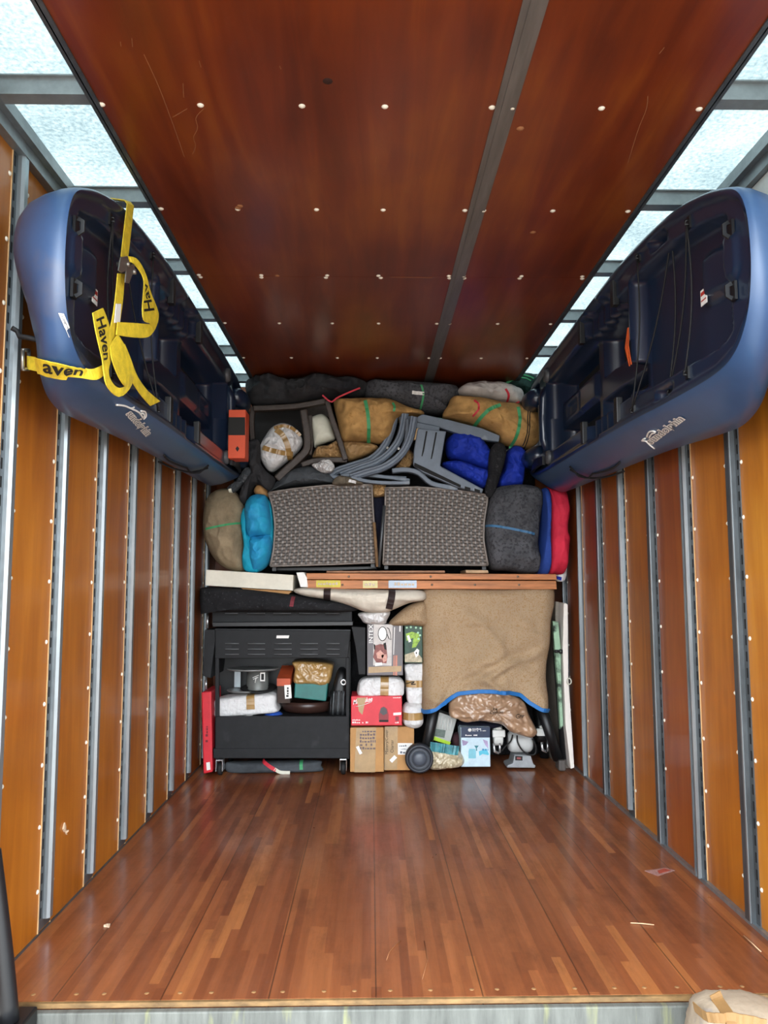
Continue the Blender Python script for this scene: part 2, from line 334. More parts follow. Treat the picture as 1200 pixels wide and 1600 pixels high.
def floor_mat():
    m = bpy.data.materials.new('hardwood_strips'); m.use_nodes = True
    n = m.node_tree.nodes; l = m.node_tree.links; b = n['Principled BSDF']
    def math_(op, a=None, c=None, v1=None):
        q = n.new('ShaderNodeMath'); q.operation = op
        for i, s in enumerate((a, c)):
            if s is None: continue
            if isinstance(s, (int, float)): q.inputs[i].default_value = s
            else: l.new(s, q.inputs[i])
        return q.outputs[0]
    t = n.new('ShaderNodeTexCoord'); sp = n.new('ShaderNodeSeparateXYZ'); l.new(t.outputs['Object'], sp.inputs[0])
    X, Y = sp.outputs[0], sp.outputs[1]
    sx = math_('DIVIDE', X, .029); ix = math_('FLOOR', sx)                       # laminated strips 29 mm wide
    w1 = n.new('ShaderNodeTexWhiteNoise'); w1.noise_dimensions = '1D'; l.new(ix, w1.inputs['W'])
    yo = math_('ADD', math_('DIVIDE', Y, .85), math_('MULTIPLY', w1.outputs[0], 7.3)); iy = math_('FLOOR', yo)
    cb = n.new('ShaderNodeCombineXYZ'); l.new(ix, cb.inputs[0]); l.new(iy, cb.inputs[1])
    w2 = n.new('ShaderNodeTexWhiteNoise'); w2.noise_dimensions = '2D'; l.new(cb.outputs[0], w2.inputs['Vector'])
    r = n.new('ShaderNodeValToRGB'); e = r.color_ramp.elements; e[0].position = 0; e[0].color = hexc('#784024'); e[1].position = 1; e[1].color = hexc('#ad6c3c')
    for p, c in ((.3, '#884c2b'), (.62, '#90522f'), (.88, '#9b5c35')): q = e.new(p); q.color = hexc(c)
    l.new(w2.outputs[0], r.inputs[0])
    mp = n.new('ShaderNodeMapping'); mp.inputs['Scale'].default_value = (30, 1.6, 1); l.new(t.outputs['Object'], mp.inputs[0])
    g = n.new('ShaderNodeTexNoise'); g.inputs['Scale'].default_value = 1.6; g.inputs['Detail'].default_value = 8; g.inputs['Roughness'].default_value = .7; l.new(mp.outputs[0], g.inputs[0])
    gr_ = n.new('ShaderNodeValToRGB'); gr_.color_ramp.elements[0].position = .3; gr_.color_ramp.elements[0].color = (.74, .71, .69, 1); gr_.color_ramp.elements[1].position = .68; gr_.color_ramp.elements[1].color = (1.08, 1.06, 1.04, 1)
    l.new(g.outputs[0], gr_.inputs[0])
    mu = n.new('ShaderNodeMix'); mu.data_type = 'RGBA'; mu.blend_type = 'MULTIPLY'; mu.inputs[0].default_value = 1; l.new(r.outputs[0], mu.inputs[6]); l.new(gr_.outputs[0], mu.inputs[7])
    # dirt blotches and the joints between boards (every 0.3 m)
    d = n.new('ShaderNodeTexNoise'); d.inputs['Scale'].default_value = 3.2; d.inputs['Detail'].default_value = 9; d.inputs['Roughness'].default_value = .72
    md = n.new('ShaderNodeMapping'); md.inputs['Scale'].default_value = (1.6, .6, 1); l.new(t.outputs['Object'], md.inputs[0]); l.new(md.outputs[0], d.inputs[0])
    dr = n.new('ShaderNodeValToRGB'); dr.color_ramp.elements[0].position = .50; dr.color_ramp.elements[0].color = (0, 0, 0, 1); dr.color_ramp.elements[1].position = .78; dr.color_ramp.elements[1].color = (.75, .75, .75, 1)
    l.new(d.outputs[0], dr.inputs[0])
    fx = math_('FRACT', math_('DIVIDE', math_('ADD', X, .105+3), .297)); jt = math_('LESS_THAN', math_('ABSOLUTE', math_('SUBTRACT', fx, .5)), .007)
    fm = n.new('ShaderNodeMix'); fm.data_type = 'RGBA'; l.new(dr.outputs[0], fm.inputs[0]); l.new(mu.outputs[2], fm.inputs[6]); fm.inputs[7].default_value = hexc('#4e2c1a')
    jm = n.new('ShaderNodeMix'); jm.data_type = 'RGBA'; l.new(math_('MULTIPLY', jt, .65), jm.inputs[0]); l.new(fm.outputs[2], jm.inputs[6]); jm.inputs[7].default_value = hexc('#22120a')
    l.new(jm.outputs[2], b.inputs['Base Color'])
    rr = n.new('ShaderNodeMapRange'); rr.inputs[1].default_value = .3; rr.inputs[2].default_value = .7; rr.inputs[3].default_value = .26; rr.inputs[4].default_value = .48; l.new(d.outputs[0], rr.inputs[0])
    l.new(rr.outputs[0], b.inputs['Roughness'])
    b.inputs['Coat Weight'].default_value = .22; b.inputs['Coat Roughness'].default_value = .12
    bz = n.new('ShaderNodeTexNoise'); bz.inputs['Scale'].default_value = 11; bz.inputs['Detail'].default_value = 3; l.new(t.outputs['Object'], bz.inputs[0])
    bp = n.new('ShaderNodeBump'); bp.inputs['Strength'].default_value = .22; bp.inputs['Distance'].default_value = .004; l.new(bz.outputs[0], bp.inputs['Height']); l.new(bp.outputs[0], b.inputs['Normal'])
    return m
g = MB(); g.box(XL-.02, XR+.02, Y0, YB, -.05, 0); g.build('floor', floor_mat(), kind='structure', origin=(0, 0, 0))
g = MB(); g.box(XL-.02, XR+.02, Y0-.012, Y0-.001, -.014, -.001, 0)
M_lip = M('worn_floor_edge', '#8a6a42', .6, var=.3, vs=12, stretch=(1, 1, 3)); g.build('trim_1', M_lip, kind='structure')
M_sill = M('weathered_sill', '#6c6d67', .65, .1, var=.22, vs=5, stretch=(5, 1, .7), bump=.3, bs=40, wear=('#8f8f62', 3.3, .58))
g = MB(); g.box(XL-.1, XR+.1, Y0-.035, Y0-.012, -.42, -.015); g.build('trim_2', M_sill, kind='structure', bevel=.004)
g = MB(); g.box(XL-.1, XR+.1, 1.6, Y0-.036, -.42, -.30)
for i in range(9): x = XL+.1+i*.28; g.box(x, x+.2, 1.68, 1.7, -.3, -.294); g.box(x, x+.2, 1.9, 1.92, -.3, -.294)
g.build('trim_3', M_steel, kind='structure', bevel=.003)
# screws along the front edge of the floor
g = MB()
for i in range(24): g.lathe([(0, .0015), (.006, .001), (.007, 0)], (XL+.06+i*.1+random.uniform(-.02, .02), Y0+.035, .0002), n=10)
g.build('trim_4', M('brass_screw', '#b08458', .4, .3), kind='structure')
def wall(side):
    X = XL if side < 0 else XR; s = -side; posts = LP if side < 0 else RP; g = MB()
    ed = [1.55] + posts + [YB]
    tone = [0, 0, 0, 0, 0, 0, 1, 1, 1, 0] if side < 0 else [2, 2, 0, 1, 0, 0, 1, 1, 1, 0]
    for i in range(len(ed)-1):
        a, b = ed[i], ed[i+1]
        g.box(min(X, X-s*.02), max(X, X-s*.02), a, b, 0, 2.56, tone[i])
        for yy in ((a+.062) if i else None, (b-.062) if i < len(ed)-2 else None):
            if yy is None: continue
            for k in range(12):
                z = .14+.2035*k + random.uniform(-.006, .006)
                if z < 2.45: g.lathe([(0, .0045), (.0045, .004), (.0075, .001), (.008, 0)], (X, yy+random.uniform(-.003, .003), z), (s, 0, 0), 8, 3)
        if i: g.box(min(X, X+s*.003), max(X, X+s*.003), a+.046, a+.0495, 0, 2.46, 4)
        if i < len(ed)-2: g.box(min(X, X+s*.003), max(X, X+s*.003), b-.0495, b-.046, 0, 2.46, 4)
    g.build('wall_left' if side < 0 else 'wall_right', MW+[M_rivet, M_edge], kind='structure', origin=(X, 4, 0))
wall(-1); wall(1)
NTRIM = [5]
def trim(mb, mats, bevel=0, **k):
    o = mb.build('trim_%d' % NTRIM[0], mats, kind='structure', bevel=bevel, **k); NTRIM[0] += 1; return o
def post(X, s, Y, kind):
    """logistic post: slotted flanges each side of a raised channel; s points into the room"""
    g = MB(); z0, z1 = .012, 2.46
    P = {'hat': (.045, .018), 'flat': (.052, .025), 'twin': (.045, .026), 'thin': (.028, .012)}[kind]
    W, C = P; fl = .004
    def q(y0, y1, d0, d1, za, zb, mat): g.box(min(X+s*d0, X+s*d1), max(X+s*d0, X+s*d1), Y+y0, Y+y1, za, zb, mat)
    q(-W, W, 0, fl, z0, z1, 0)
    if kind == 'hat':                       # rounded bright channel
        pr = [(-C, 0), (-C, .012), (-C*.62, .021), (C*.62, .021), (C, .012), (C, 0)]
        n = len(pr); v = [(X+s*(fl+b), Y+a, z) for z in (z0+.03, z1) for a, b in pr]
        f = [(i, i+1, i+1+n, i+n) for i in range(n-1)] + [tuple(range(n)), tuple(range(n, 2*n))]
        g.add(v, f if s > 0 else [t[::-1] for t in f], 2)
    elif kind == 'flat':
        q(-C, C, fl, fl+.014, z0, z1, 0); q(-C+.004, -C+.012, fl+.014, fl+.018, z0, z1, 2)
    elif kind == 'twin':
        q(-.022, -.012, fl, fl+.022, z0, z1, 2); q(.004, .014, fl, fl+.022, z0, z1, 2); q(-C, C, fl, fl+.008, z0, z1, 0)
    else: q(-.010, .010, fl, fl+.018, z0, z1, 2)
    if kind != 'thin':
        for yy in (-W+.008, W-.008):
            for k in range(44):
                z = .05+k*.055
                if z < z1-.04: q(yy-.0045, yy+.0045, fl, fl+.0008, z, z+.033, 1)
    trim(g, [M_steel, M_dark, M_galv], origin=(X, Y, 0))
for i, y in enumerate(LP): post(XL, 1, y, 'hat')
for y, k in zip(RP, ('flat', 'flat', 'twin', 'flat', 'hat', 'flat', 'thin', 'flat', 'flat')): post(XR, -1, y, k)
# base angle along both walls
for X, s in ((XL, 1), (XR, -1)):
    g = MB(); wd = .005 if s > 0 else .016; g.box(min(X, X+s*wd), max(X, X+s*wd), Y0+.01, YB, 0, .006 if s > 0 else .014); g.build('baseboard_left' if s > 0 else 'baseboard_right', M_steel if s > 0 else M_galv, kind='structure')
# white-painted metal corner high on the right-hand wall by the opening, with rusty seam
g = MB(); g.box(XR-.006, XR, 1.6, 2.66, 1.95, 2.458, 0)
for k in range(14): g.box(XR-.012, XR-.006, 2.48+.006*(k % 2), 2.505, 1.98+.034*k, 2.0+.034*k, 1)
g.box(XR-.014, XR-.006, 2.52, 2.526, 1.95, 2.458, 1)
trim(g, [M('painted_metal', '#d8d8d2', .5, var=.1, wear=('#8d8274', 9, .64)), M('rust', '#7a6552', .8)])
# back wall behind the load
g = MB(); g.box(XL-.02, XR+.02, YB, YB+.03, 0, 2.6); g.build('wall_back', MW[1], kind='structure')
# ceiling: plywood down the middle of the roof, screwed to the bows
CX0, CX1 = -.772, .966; YC0 = 1.2
g = MB(); SEAM = BOWS[2]; ST = .385
for a, b in ((CX0, ST-.012), (ST+.012, CX1)):
    for c, d in ((YC0, SEAM-.001), (SEAM+.001, YB)): g.box(a, b, c, d, H, H+.012, 0)
for j, y in enumerate(BOWS):
    for x in (-.752, -.475, -.192, .041, .345, .41, .664, .938):
        for dy in ((-.012, .012) if j == 2 else (0,)):
            g.lathe([(0, -.005), (.006, -.004), (.0095, -.001), (.01, 0)], (x+random.uniform(-.006, .006), y+dy, H), (0, 0, 1), 10, 1)
def scratch(px, wd=.0016):
    pts = smooth_open([tuple(atz(x, y, H)) for x, y in px], 14); g.rect([(p[0], p[1], H-.0004) for p in pts], wd, .0006, (0, 0, 1), 2)
for s_ in ([(318, 170), (306, 184), (309, 200), (302, 215), (306, 228), (301, 240)], [(225, 85), (250, 140), (276, 210), (288, 245)], [(188, 65), (189, 72)], [(206, 60), (207, 73)],
           [(311, 95), (314, 105)], [(286, 130), (287, 152)], [(270, 183), (292, 170)], [(610, 433), (675, 434)], [(1038, 74), (1030, 84)], [(1012, 150), (1010, 170), (997, 203), (981, 255)],
           [(588, 246), (586, 254)], [(655, 274), (657, 279)], [(437, 103), (439, 108)], [(793, 355), (791, 358)]): scratch(s_)
for x, y in ((372, 325), (375, 322), (433, 431), (813, 201), (833, 363)):
    p = atz(x, y, H); g.lathe([(0, -.004), (.008, -.003), (.012, 0)], (p.x, p.y, H), (0, 0, 1), 7, 2)
p = atz(512, 127, H); g.lathe([(0, -.0008), (.013, -.0005), (.014, 0)], (p.x, p.y, H), (0, 0, 1), 9, 3)
g.build('ceiling', [M_ceil, M_rivet, M_scratch, M('burn_mark', '#2b0f08', .7)], kind='structure', origin=(0, 3, H))
g = MB(); g.box(ST-.03, ST+.03, YC0, YB, H-.004, H-.0003); g.box(ST-.012, ST+.012, YC0, YB, H-.007, H-.004); g.box(ST-.012, ST+.012, YC0, YB, H, H+.012); trim(g, M_alu)
for x, s in ((CX0, -1), (CX1, 1)):
    g = MB(); g.box(min(x-s*.012, x+s*.004), max(x-s*.012, x+s*.004), YC0, YB, H-.005, H-.0003); g.box(min(x+.0005*s, x+s*.014), max(x+.0005*s, x+s*.014), YC0, YB, H-.005, H+.02); trim(g, M_steel)
# roof bows and the translucent roof sheet
M_bow = M('bow_steel', '#8f9698', .45, .5, var=.12)
for y in BOWS: g = MB(); g.box(XL-.01, XR+.01, y-.024, y+.024, H+.014, H+.062); g.box(XL-.01, XR+.01, y-.036, y+.036, H+.062, H+.066); trim(g, M_bow)
for X, s in ((XL, 1), (XR, -1)):
    g = MB(); f = lambda a, b, c, d: g.box(min(X+s*a, X+s*b), max(X+s*a, X+s*b), 1.2, YB, c, d)
    f(0, .028, 2.46, 2.5); f(0, .05, 2.5, 2.515); f(0, .038, 2.515, 2.555); trim(g, M('rail_steel', '#8b9092', .4, .6))
m = bpy.data.materials.new('translucent_fibreglass'); m.use_nodes = True; n = m.node_tree.nodes; l = m.node_tree.links; n.clear()
o = n.new('ShaderNodeOutputMaterial'); tr = n.new('ShaderNodeBsdfTranslucent'); df = n.new('ShaderNodeBsdfDiffuse'); mx = n.new('ShaderNodeMixShader'); mx.inputs[0].default_value = .2
t = n.new('ShaderNodeTexCoord'); z1 = n.new('ShaderNodeTexNoise'); z1.inputs['Scale'].default_value = 75; z1.inputs['Detail'].default_value = 8; z1.inputs['Roughness'].default_value = .72
z2 = n.new('ShaderNodeTexNoise'); z2.inputs['Scale'].default_value = 3.5; ad = n.new('ShaderNodeMath'); ad.operation = 'MULTIPLY_ADD'; ad.inputs[1].default_value = .35
l.new(t.outputs['Object'], z1.inputs[0]); l.new(t.outputs['Object'], z2.inputs[0]); l.new(z2.outputs[0], ad.inputs[0]); l.new(z1.outputs[0], ad.inputs[2])
r = n.new('ShaderNodeValToRGB'); r.color_ramp.elements[0].position = .52; r.color_ramp.elements[0].color = hexc('#9da6a6'); r.color_ramp.elements[1].position = .80; r.color_ramp.elements[1].color = hexc('#c6cbc9')
l.new(ad.outputs[0], r.inputs[0]); l.new(r.outputs[0], tr.inputs[0]); l.new(r.outputs[0], df.inputs[0]); l.new(tr.outputs[0], mx.inputs[1]); l.new(df.outputs[0], mx.inputs[2]); l.new(mx.outputs[0], o.inputs[0])
g = MB(); g.box(XL-.02, XR+.02, 1.2, YB, 2.562, 2.564); g.build('window_1', m, kind='structure')
from mathutils.bvhtree import BVHTree
# ------------------------------------------------------------------ the two kayaks hung on edge along the walls
M_hull = M('navy_polyethylene', '#2f4c72', .42, var=.1, vs=3, coat=.25, coat_r=.25, wear=('#5d5a60', 2.1, .66))
M_deck = M('shaded_navy_deck', '#17263c', .3, var=.14, vs=3, coat=.4, coat_r=.12)  # same plastic as the hull, deck coloured darker for its shade
M_keel = M('scuffed_keel', '#33364a', .5, var=.3, vs=6)
M_blk = M('black_plastic', '#121316', .45, var=.1); M_well_shade = M('well_shade_black', '#0a0b0d', .85); M_cord = M('black_cord', '#0d0d10', .7)
M_white = M('white_print', '#e9e7e2', .5, var=.03); M_cap = M('grey_cap', '#4d4f52', .5)
M_orange = M('orange_plastic', '#e8642c', .5); M_red = M('red_print', '#b8352c', .5); M_ink = M('black_ink', '#15130f', .7, var=.02)
KT = [(2.0, 2.04), (2.012, 2.14), (2.05, 2.215), (2.13, 2.268), (2.3, 2.335), (2.55, 2.395), (3.0, 2.438), (3.5, 2.442), (4.5, 2.425), (4.8, 2.40), (4.97, 2.33), (5.04, 2.22), (5.05, 2.11)]
KB = [(2.0, 2.04), (2.006, 1.95), (2.035, 1.86), (2.11, 1.785), (2.25, 1.755), (2.6, 1.760), (3.0, 1.775), (3.5, 1.785), (4.5, 1.80), (4.8, 1.82), (4.97, 1.88), (5.04, 2.0)]
ktop = lambda y: np.interp(y, *zip(*KT)); kbot = lambda y: np.interp(y, *zip(*(KB+[(5.05, 2.11)])))
HP = [(0, 1.0), (.008, 1.02), (.02, 1.026), (.05, 1.015), (.10, .985), (.15, .93), (.19, .85), (.215, .72), (.232, .5), (.24, .25), (.242, 0)]   # depth, section scale
def sst(x, a, b, w_=.016):      # soft-edged box 0..1
    f = lambda q: 1/(1+math.exp(-max(-60, min(60, q/w_*4)))); return f(x-a)*f(b-x)
def deck_depth(s, t):
    """how far the moulded deck lies below the gunwale at s metres from the near end, t across (-1..1)"""
    at_ = abs(t)
    d = .012*sst(at_, -.1, .9, .03)
    d = max(d, .075*sst(s, .16, .98, .03)*sst(at_, -.1, .70, .06))
    d -= .035*sst(s, .0, .42, .05)*sst(t, -.06, .42, .08)*sst(s, .1, 1, .03)               # raised bow lobe
    d = max(d, .1*sst(s, 1.02, 2.46)*sst(at_, -.1, .66, .03))
    d = max(d, .185*sst(s, 1.05, 1.62)*sst(t, .02, .60, .03)); d = max(d, .185*sst(s, 1.72, 2.42)*sst(at_, .24, .60, .03))
    d = max(d, .185*sst(s, .98, 1.66)*sst(t, -.62, -.30, .03))
    d -= .02*sst(s, 1.72, 2.02)*sst(at_, -.1, .19, .03); d -= .012*sst(s, 2.05, 2.4)*sst(at_, -.1, .19, .03)
    d += .016*sst(s, 2.12, 2.3)*sst(at_, -.1, .10, .03)
    fb = sst(s, 1.2, 1.66)*sst(at_, .60, .90, .03)
    d = d*(1-fb) + fb*(.05 + .011*math.sin(s*2*math.pi/.09))                                  # ribbed foot braces
    d = max(d, .13*sst(s, 2.62, 2.92)*sst(at_, -.1, .56, .04))
    d = max(d, .05*sst(s, .60, .74, .015)*sst(at_, .80, .92, .015)); d = max(d, .05*sst(s, 1.42, 1.58, .015)*sst(at_, .86, .965, .012))
    d = max(d, .06*sst(s, 2.66, 2.86, .02)*sst(at_, .70, .86, .02))
    return d
def kayak(side, name, label, xd):
    s = side; P = lambda d, y, z: (xd + s*d, y, z)
    root = thing(name, label, 'kayak', (xd+s*.12, 3.5, 1.75), 'kayaks hung on the walls')
    N = 420; ys = lambda y: y + (.035*max(0, 1-(y-2)/.4) if s < 0 else 0)
    o = [(ys(y), z) for y, z in KT] + [(ys(y), z) for y, z in KB[::-1]]
    o = smooth_closed(o[:-1], N)
    sp = np.stack([np.clip(o[:, 0], 2.34, 4.74), np.full(N, 2.105)], 1); rel = o-sp
    V = []; k = len(HP)
    BU = .30 if s < 0 else .45
    def inset(d): return np.interp(d, (0, .05, .1, .15, .19, .215, .24), (0, .005, .05, .11, .2, .3, .42))
    for d, q in HP:
        for i in range(N):
            L_ = math.hypot(*rel[i])+1e-9; lo = max(0, -rel[i][1]/L_)**2; en = abs(rel[i][0])/L_
            qq = q*(1+lo*min(d/.15, 1)*BU)
            y, z = sp[i]+rel[i]*qq; V.append(P(d, y+inset(d)*(.3+1.25*min(1, lo*2.2))*max(0, min(1, (2.75-y)/.7)), z))
    f = [(j*N+i, j*N+(i+1) % N, (j+1)*N+(i+1) % N, (j+1)*N+i) for j in range(k-1) for i in range(N)]
    if s < 0: f = [q[::-1] for q in f]
    g = MB(); g.add(V, f, 0, True, False); nb = 6*N
    for i in range(nb, len(f)): g.m[i] = 1
    bvh = BVHTree.FromPolygons([Vector(v) for v in V], f); g.build('hull', [M_hull, M_keel], root)
    R = 46; V = []; sc = [1-.0*0 for _ in range(1)]
    for j in range(R):
        q = 1 - j/(R-1)
        for i in range(N):
            y, z = sp[i]+rel[i]*q; hw = (ktop(y)-kbot(y))/2+1e-6; zc = (ktop(y)+kbot(y))/2
            t = max(-1.05, min(1.05, (z-zc)/max(hw, .05)))
            V.append(P(0 if j == 0 else deck_depth(y-2.0, t)-(.004 if 1 <= j <= 3 else 0), y, z))
    f = [(j*N+i, j*N+(i+1) % N, (j+1)*N+(i+1) % N, (j+1)*N+i) for j in range(R-1) for i in range(N)]
    if s > 0: f = [q[::-1] for q in f]
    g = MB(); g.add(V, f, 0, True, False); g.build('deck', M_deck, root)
    zt = lambda y, t: (ktop(y)+kbot(y))/2 + t*(ktop(y)-kbot(y))/2
    dd = lambda y, t: deck_depth(y-2.0, t)
    # black pads in the deep wells, coloured for the shade that lies there
    for (a, b, c, d_) in ((3.1, 3.58, .06, .56), (3.76, 4.38, .28, .56), (3.76, 4.38, -.56, -.28), (3.06, 3.6, -.58, -.34)):
        g = MB(); g.grid([[P(deck_depth(y-2, t)-.004, y, zt(y, t)) for t in np.linspace(c, d_, 10)] for y in np.linspace(a, b, 14)], 0, True, s > 0); g.build('well_shade_pad', M_well_shade, root)
    # carry handles at the near end
    for t in (.36, -.46):
        y = 2.085; z = 2.06+t*.22; h = root
        g = MB(); g.rect([P(.006, y+.03, z-.027), P(.006, y+.03, z+.027)], .026, .008, (1, 0, 0)); g.rect([P(0, y+.03, z-.022), P(-.014, y+.03, z-.014), P(-.014, y+.03, z+.014), P(0, y+.03, z+.022)], .012, .006, (0, 1, 0))
        g.build('carry_handle', M_blk, root)
    # pad eyes and bungee cords over the near well
    eyes = [(.40, .80), (.62, .86), (.86, .88), (.46, -.80), (.70, -.84), (.98, -.88)]
    pt = {}
    for s_, t in eyes:
        y = 2+s_; p = P(dd(y, t)-.012, y, zt(y, t)); pt[(s_, t)] = p
        g = MB(); g.obox(P(dd(y, t)-.003, y, zt(y, t)), ((1, 0, 0), (0, 1, 0), (0, 0, 1)), (.004, .011, .02)); g.tube([P(dd(y, t)-.002, y, zt(y, t)-.008), P(dd(y, t)-.016, y, zt(y, t)-.006), P(dd(y, t)-.016, y, zt(y, t)+.006), P(dd(y, t)-.002, y, zt(y, t)+.008)], .004, 6)
        g.build('pad_eye', M_blk, root)
    for a, b in ((eyes[0], eyes[3]), (eyes[1], eyes[4]), (eyes[1], eyes[5]), (eyes[2], eyes[5]), (eyes[0], eyes[4])):
        A, B = Vector(pt[a]), Vector(pt[b]); g = MB()
        g.tube([A.lerp(B, q/8)+Vector((s*.02*math.sin(math.pi*q/8), 0, 0)) for q in range(9)], .0032, 6); g.build('bungee_cord', M_cord, root)
    # caps, footrest rails, hatch panel, cross bar
    for t in (.78, -.76):
        y = 4.44; z = zt(y, t); g = MB(); g.lathe([(0, .022), (.036, .02), (.04, .012), (.043, 0)], P(dd(y, t)+.002, y, z), (-s, 0, 0), 20); g.build('round_cap', M_cap, root)
    for t in (.76, -.76):
        for y in (3.17, 3.69):
            g = MB(); z = zt(y, t); g.obox(P(.01, y, z), ((1, 0, 0), (0, 1, 0), (0, 0, 1)), (.014, .02, .055)); g.build('foot_brace_bracket', M_blk, root, bevel=.004)
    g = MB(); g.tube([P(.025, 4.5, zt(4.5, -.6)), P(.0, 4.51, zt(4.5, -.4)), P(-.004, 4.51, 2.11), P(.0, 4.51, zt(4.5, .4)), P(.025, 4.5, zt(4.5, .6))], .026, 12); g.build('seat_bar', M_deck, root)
    for t in (.62, -.62):
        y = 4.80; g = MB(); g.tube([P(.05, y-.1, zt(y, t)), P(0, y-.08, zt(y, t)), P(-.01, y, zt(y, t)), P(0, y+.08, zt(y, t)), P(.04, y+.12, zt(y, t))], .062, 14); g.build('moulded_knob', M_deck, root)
    g = MB(); g.rect([P(-.004, 4.56, zt(4.6, -.45)), P(-.006, 4.56, zt(4.6, .35))], .012, .008, (1, 0, 0)); g.rect([P(-.004, 4.60, zt(4.6, -.45)), P(-.006, 4.60, zt(4.6, .35))], .012, .008, (1, 0, 0)); g.build('hatch_latch', M_galv, root)
    g = MB(); y = 4.62; g.rect([P(-.012, y-.14, zt(y, -.82)), P(-.02, y-.05, zt(y, -.8)), P(-.02, y+.08, zt(y, -.8)), P(-.01, y+.18, zt(y, -.82))], .05, .016, (1, 0, 0)); g.build('buckle_strap', M_blk, root)
    # small white warning sticker in the well
    y, t = (2.42, -.02) if s < 0 else (2.40, -.02)
    z = zt(y, t); g = MB(); g.obox(P(dd(y, t)-.003, y, z), ((1, 0, 0), (0, 1, 0), (0, 0, 1)), (.001, .022, .026), 0); g.obox(P(dd(y, t)-.0045, y, z+.012), ((1, 0, 0), (0, 1, 0), (0, 0, 1)), (.0005, .018, .006), 1); g.obox(P(dd(y, t)-.0045, y, z-.01), ((1, 0, 0), (0, 1, 0), (0, 0, 1)), (.0005, .018, .002), 1)
    g.build('warning_sticker', [M_white, M_red], root)
    # maker's lettering on the lower flank of the hull
    hd, hs = zip(*HP)
    def hz(y, d): return 2.105 - (2.105-kbot(y))*np.interp(d, hd, hs)*(1+min(d/.15, 1)*BU) - .0025
    def flank(mb, pts2, faces, mat, lift):
        mb.add([P(d, y, hz(y, d)-lift) for y, d in pts2], faces, mat)
    cam0 = Vector((0, 0, CZ))
    def decal(px, py, lift=.003):
        d = ray(px, py).normalized(); h = bvh.ray_cast(cam0, d)
        return (h[0]+h[1]*lift*(1 if h[1].dot(d) < 0 else -1)-d*.001) if h[0] is not None else atx(px, py, xd+s*.1)
    def hit(px, py, lift):
        d = ray(px, py).normalized(); h = bvh.ray_cast(cam0, d); return None if h[0] is None else h[0]+h[1]*lift*(1 if h[1].dot(d) < 0 else -1)
    if s < 0: o_, r_, u_, q_ = (184, 412), (280, 306), (132, -80), (170, 600, 8.571)
    else: o_, r_, u_, q_ = (385, 800), (640, -480), (-190, -115), (990, 630, 12)
    g = MB()
    for bold, lift, m_ in ((.075, .003, 0), (-.008, .0045, 1)):
        v, fc, mx = text_mesh('sundolphin', bold); k_ = .07-bold
        pts = []
        for a, b in v:
            a = (a/mx[0]*(1-2*k_*.25)+k_*.25); b = b/mx[1]*(1-2*k_)+k_
            pts.append(decal(q_[0]+(o_[0]+r_[0]*a+u_[0]*b)/q_[2], q_[1]+(o_[1]+r_[1]*a+u_[1]*b)/q_[2], lift))
        g.add(pts, fc, m_, False, False)
    for pts in ([[(95, 270), (200, 283), (290, 318), (330, 303)], [(290, 320), (400, 380), (455, 450)], [(420, 355), (480, 370), (488, 430), (455, 462)], [(430, 385), (462, 400), (468, 440)]] if s < 0 else [[(165, 690), (190, 665), (225, 650)], [(165, 695), (240, 700), (300, 760), (395, 838)], [(255, 622), (290, 540), (360, 512), (422, 528)], [(300, 640), (340, 572), (410, 540)]]):
        g.tube([decal(q_[0]+x/q_[2], q_[1]+y/q_[2]) for x, y in smooth_open(pts, 14)], .0035, 5)
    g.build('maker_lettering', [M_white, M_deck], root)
    # cord handle on the hull side near the far end
    g = MB(); pts = [(4.02, .02), (4.0, .07), (3.85, .10), (3.62, .115), (3.45, .10)]
    g.tube([P(d, y, hz(y, d)-.006-(.02 if 0 < i < 4 else 0)) for i, (y, d) in enumerate(smooth_open(pts, 14))], .005, 6); pts = [(4.05, .03), (3.98, .10), (3.8, .14), (3.55, .15)]
    g.tube([P(d, y, hz(y, d)-.012) for y, d in smooth_open(pts, 12)], .005, 6); g.build('side_handle_cord', M_cord, root)
    return root, P, (decal, hit)
KL, PL, DL = kayak(-1, 'kayak', 'navy kayak on edge along the wall with a yellow ratchet strap over it', -.82)
KR, PR, DR = kayak(1, 'kayak', 'navy kayak on edge along the wall, no strap, orange tab in its cockpit', 1.02)
# white maker's sticker on the near end of the strapped kayak
g = MB(); st = k6((300, 880), (332, 885), (398, 1042), (368, 1040))
def stick(u, v, lift): return DL[0]((st[0][0]*(1-u)+st[3][0]*u)*(1-v)+(st[1][0]*(1-u)+st[2][0]*u)*v, (st[0][1]*(1-u)+st[3][1]*u)*(1-v)+(st[1][1]*(1-u)+st[2][1]*u)*v, lift)
g.slab([stick(u, 0, .003) for u in np.linspace(0, 1, 8)], [stick(u, 1, .003) for u in np.linspace(0, 1, 8)], .001)
v, f, mx = text_mesh('sundolphin', .01); g.add([stick(.1+.8*a/mx[0], .22+.55*b/mx[1], .005) for a, b in v], f, 1)
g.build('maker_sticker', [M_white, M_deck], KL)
# orange tab in the cockpit of the other kayak
g = MB(); y = 3.05
for q in (0, .022): g.slab([PR(.03, y+q, 2.02), PR(.02, y+q, 2.1), PR(.03, y+q, 2.18)], [PR(.03, y+q+.006, 2.02), PR(.02, y+q+.018, 2.1), PR(.03, y+q+.01, 2.18)], .003)
g.build('orange_tab', M_orange, KR)
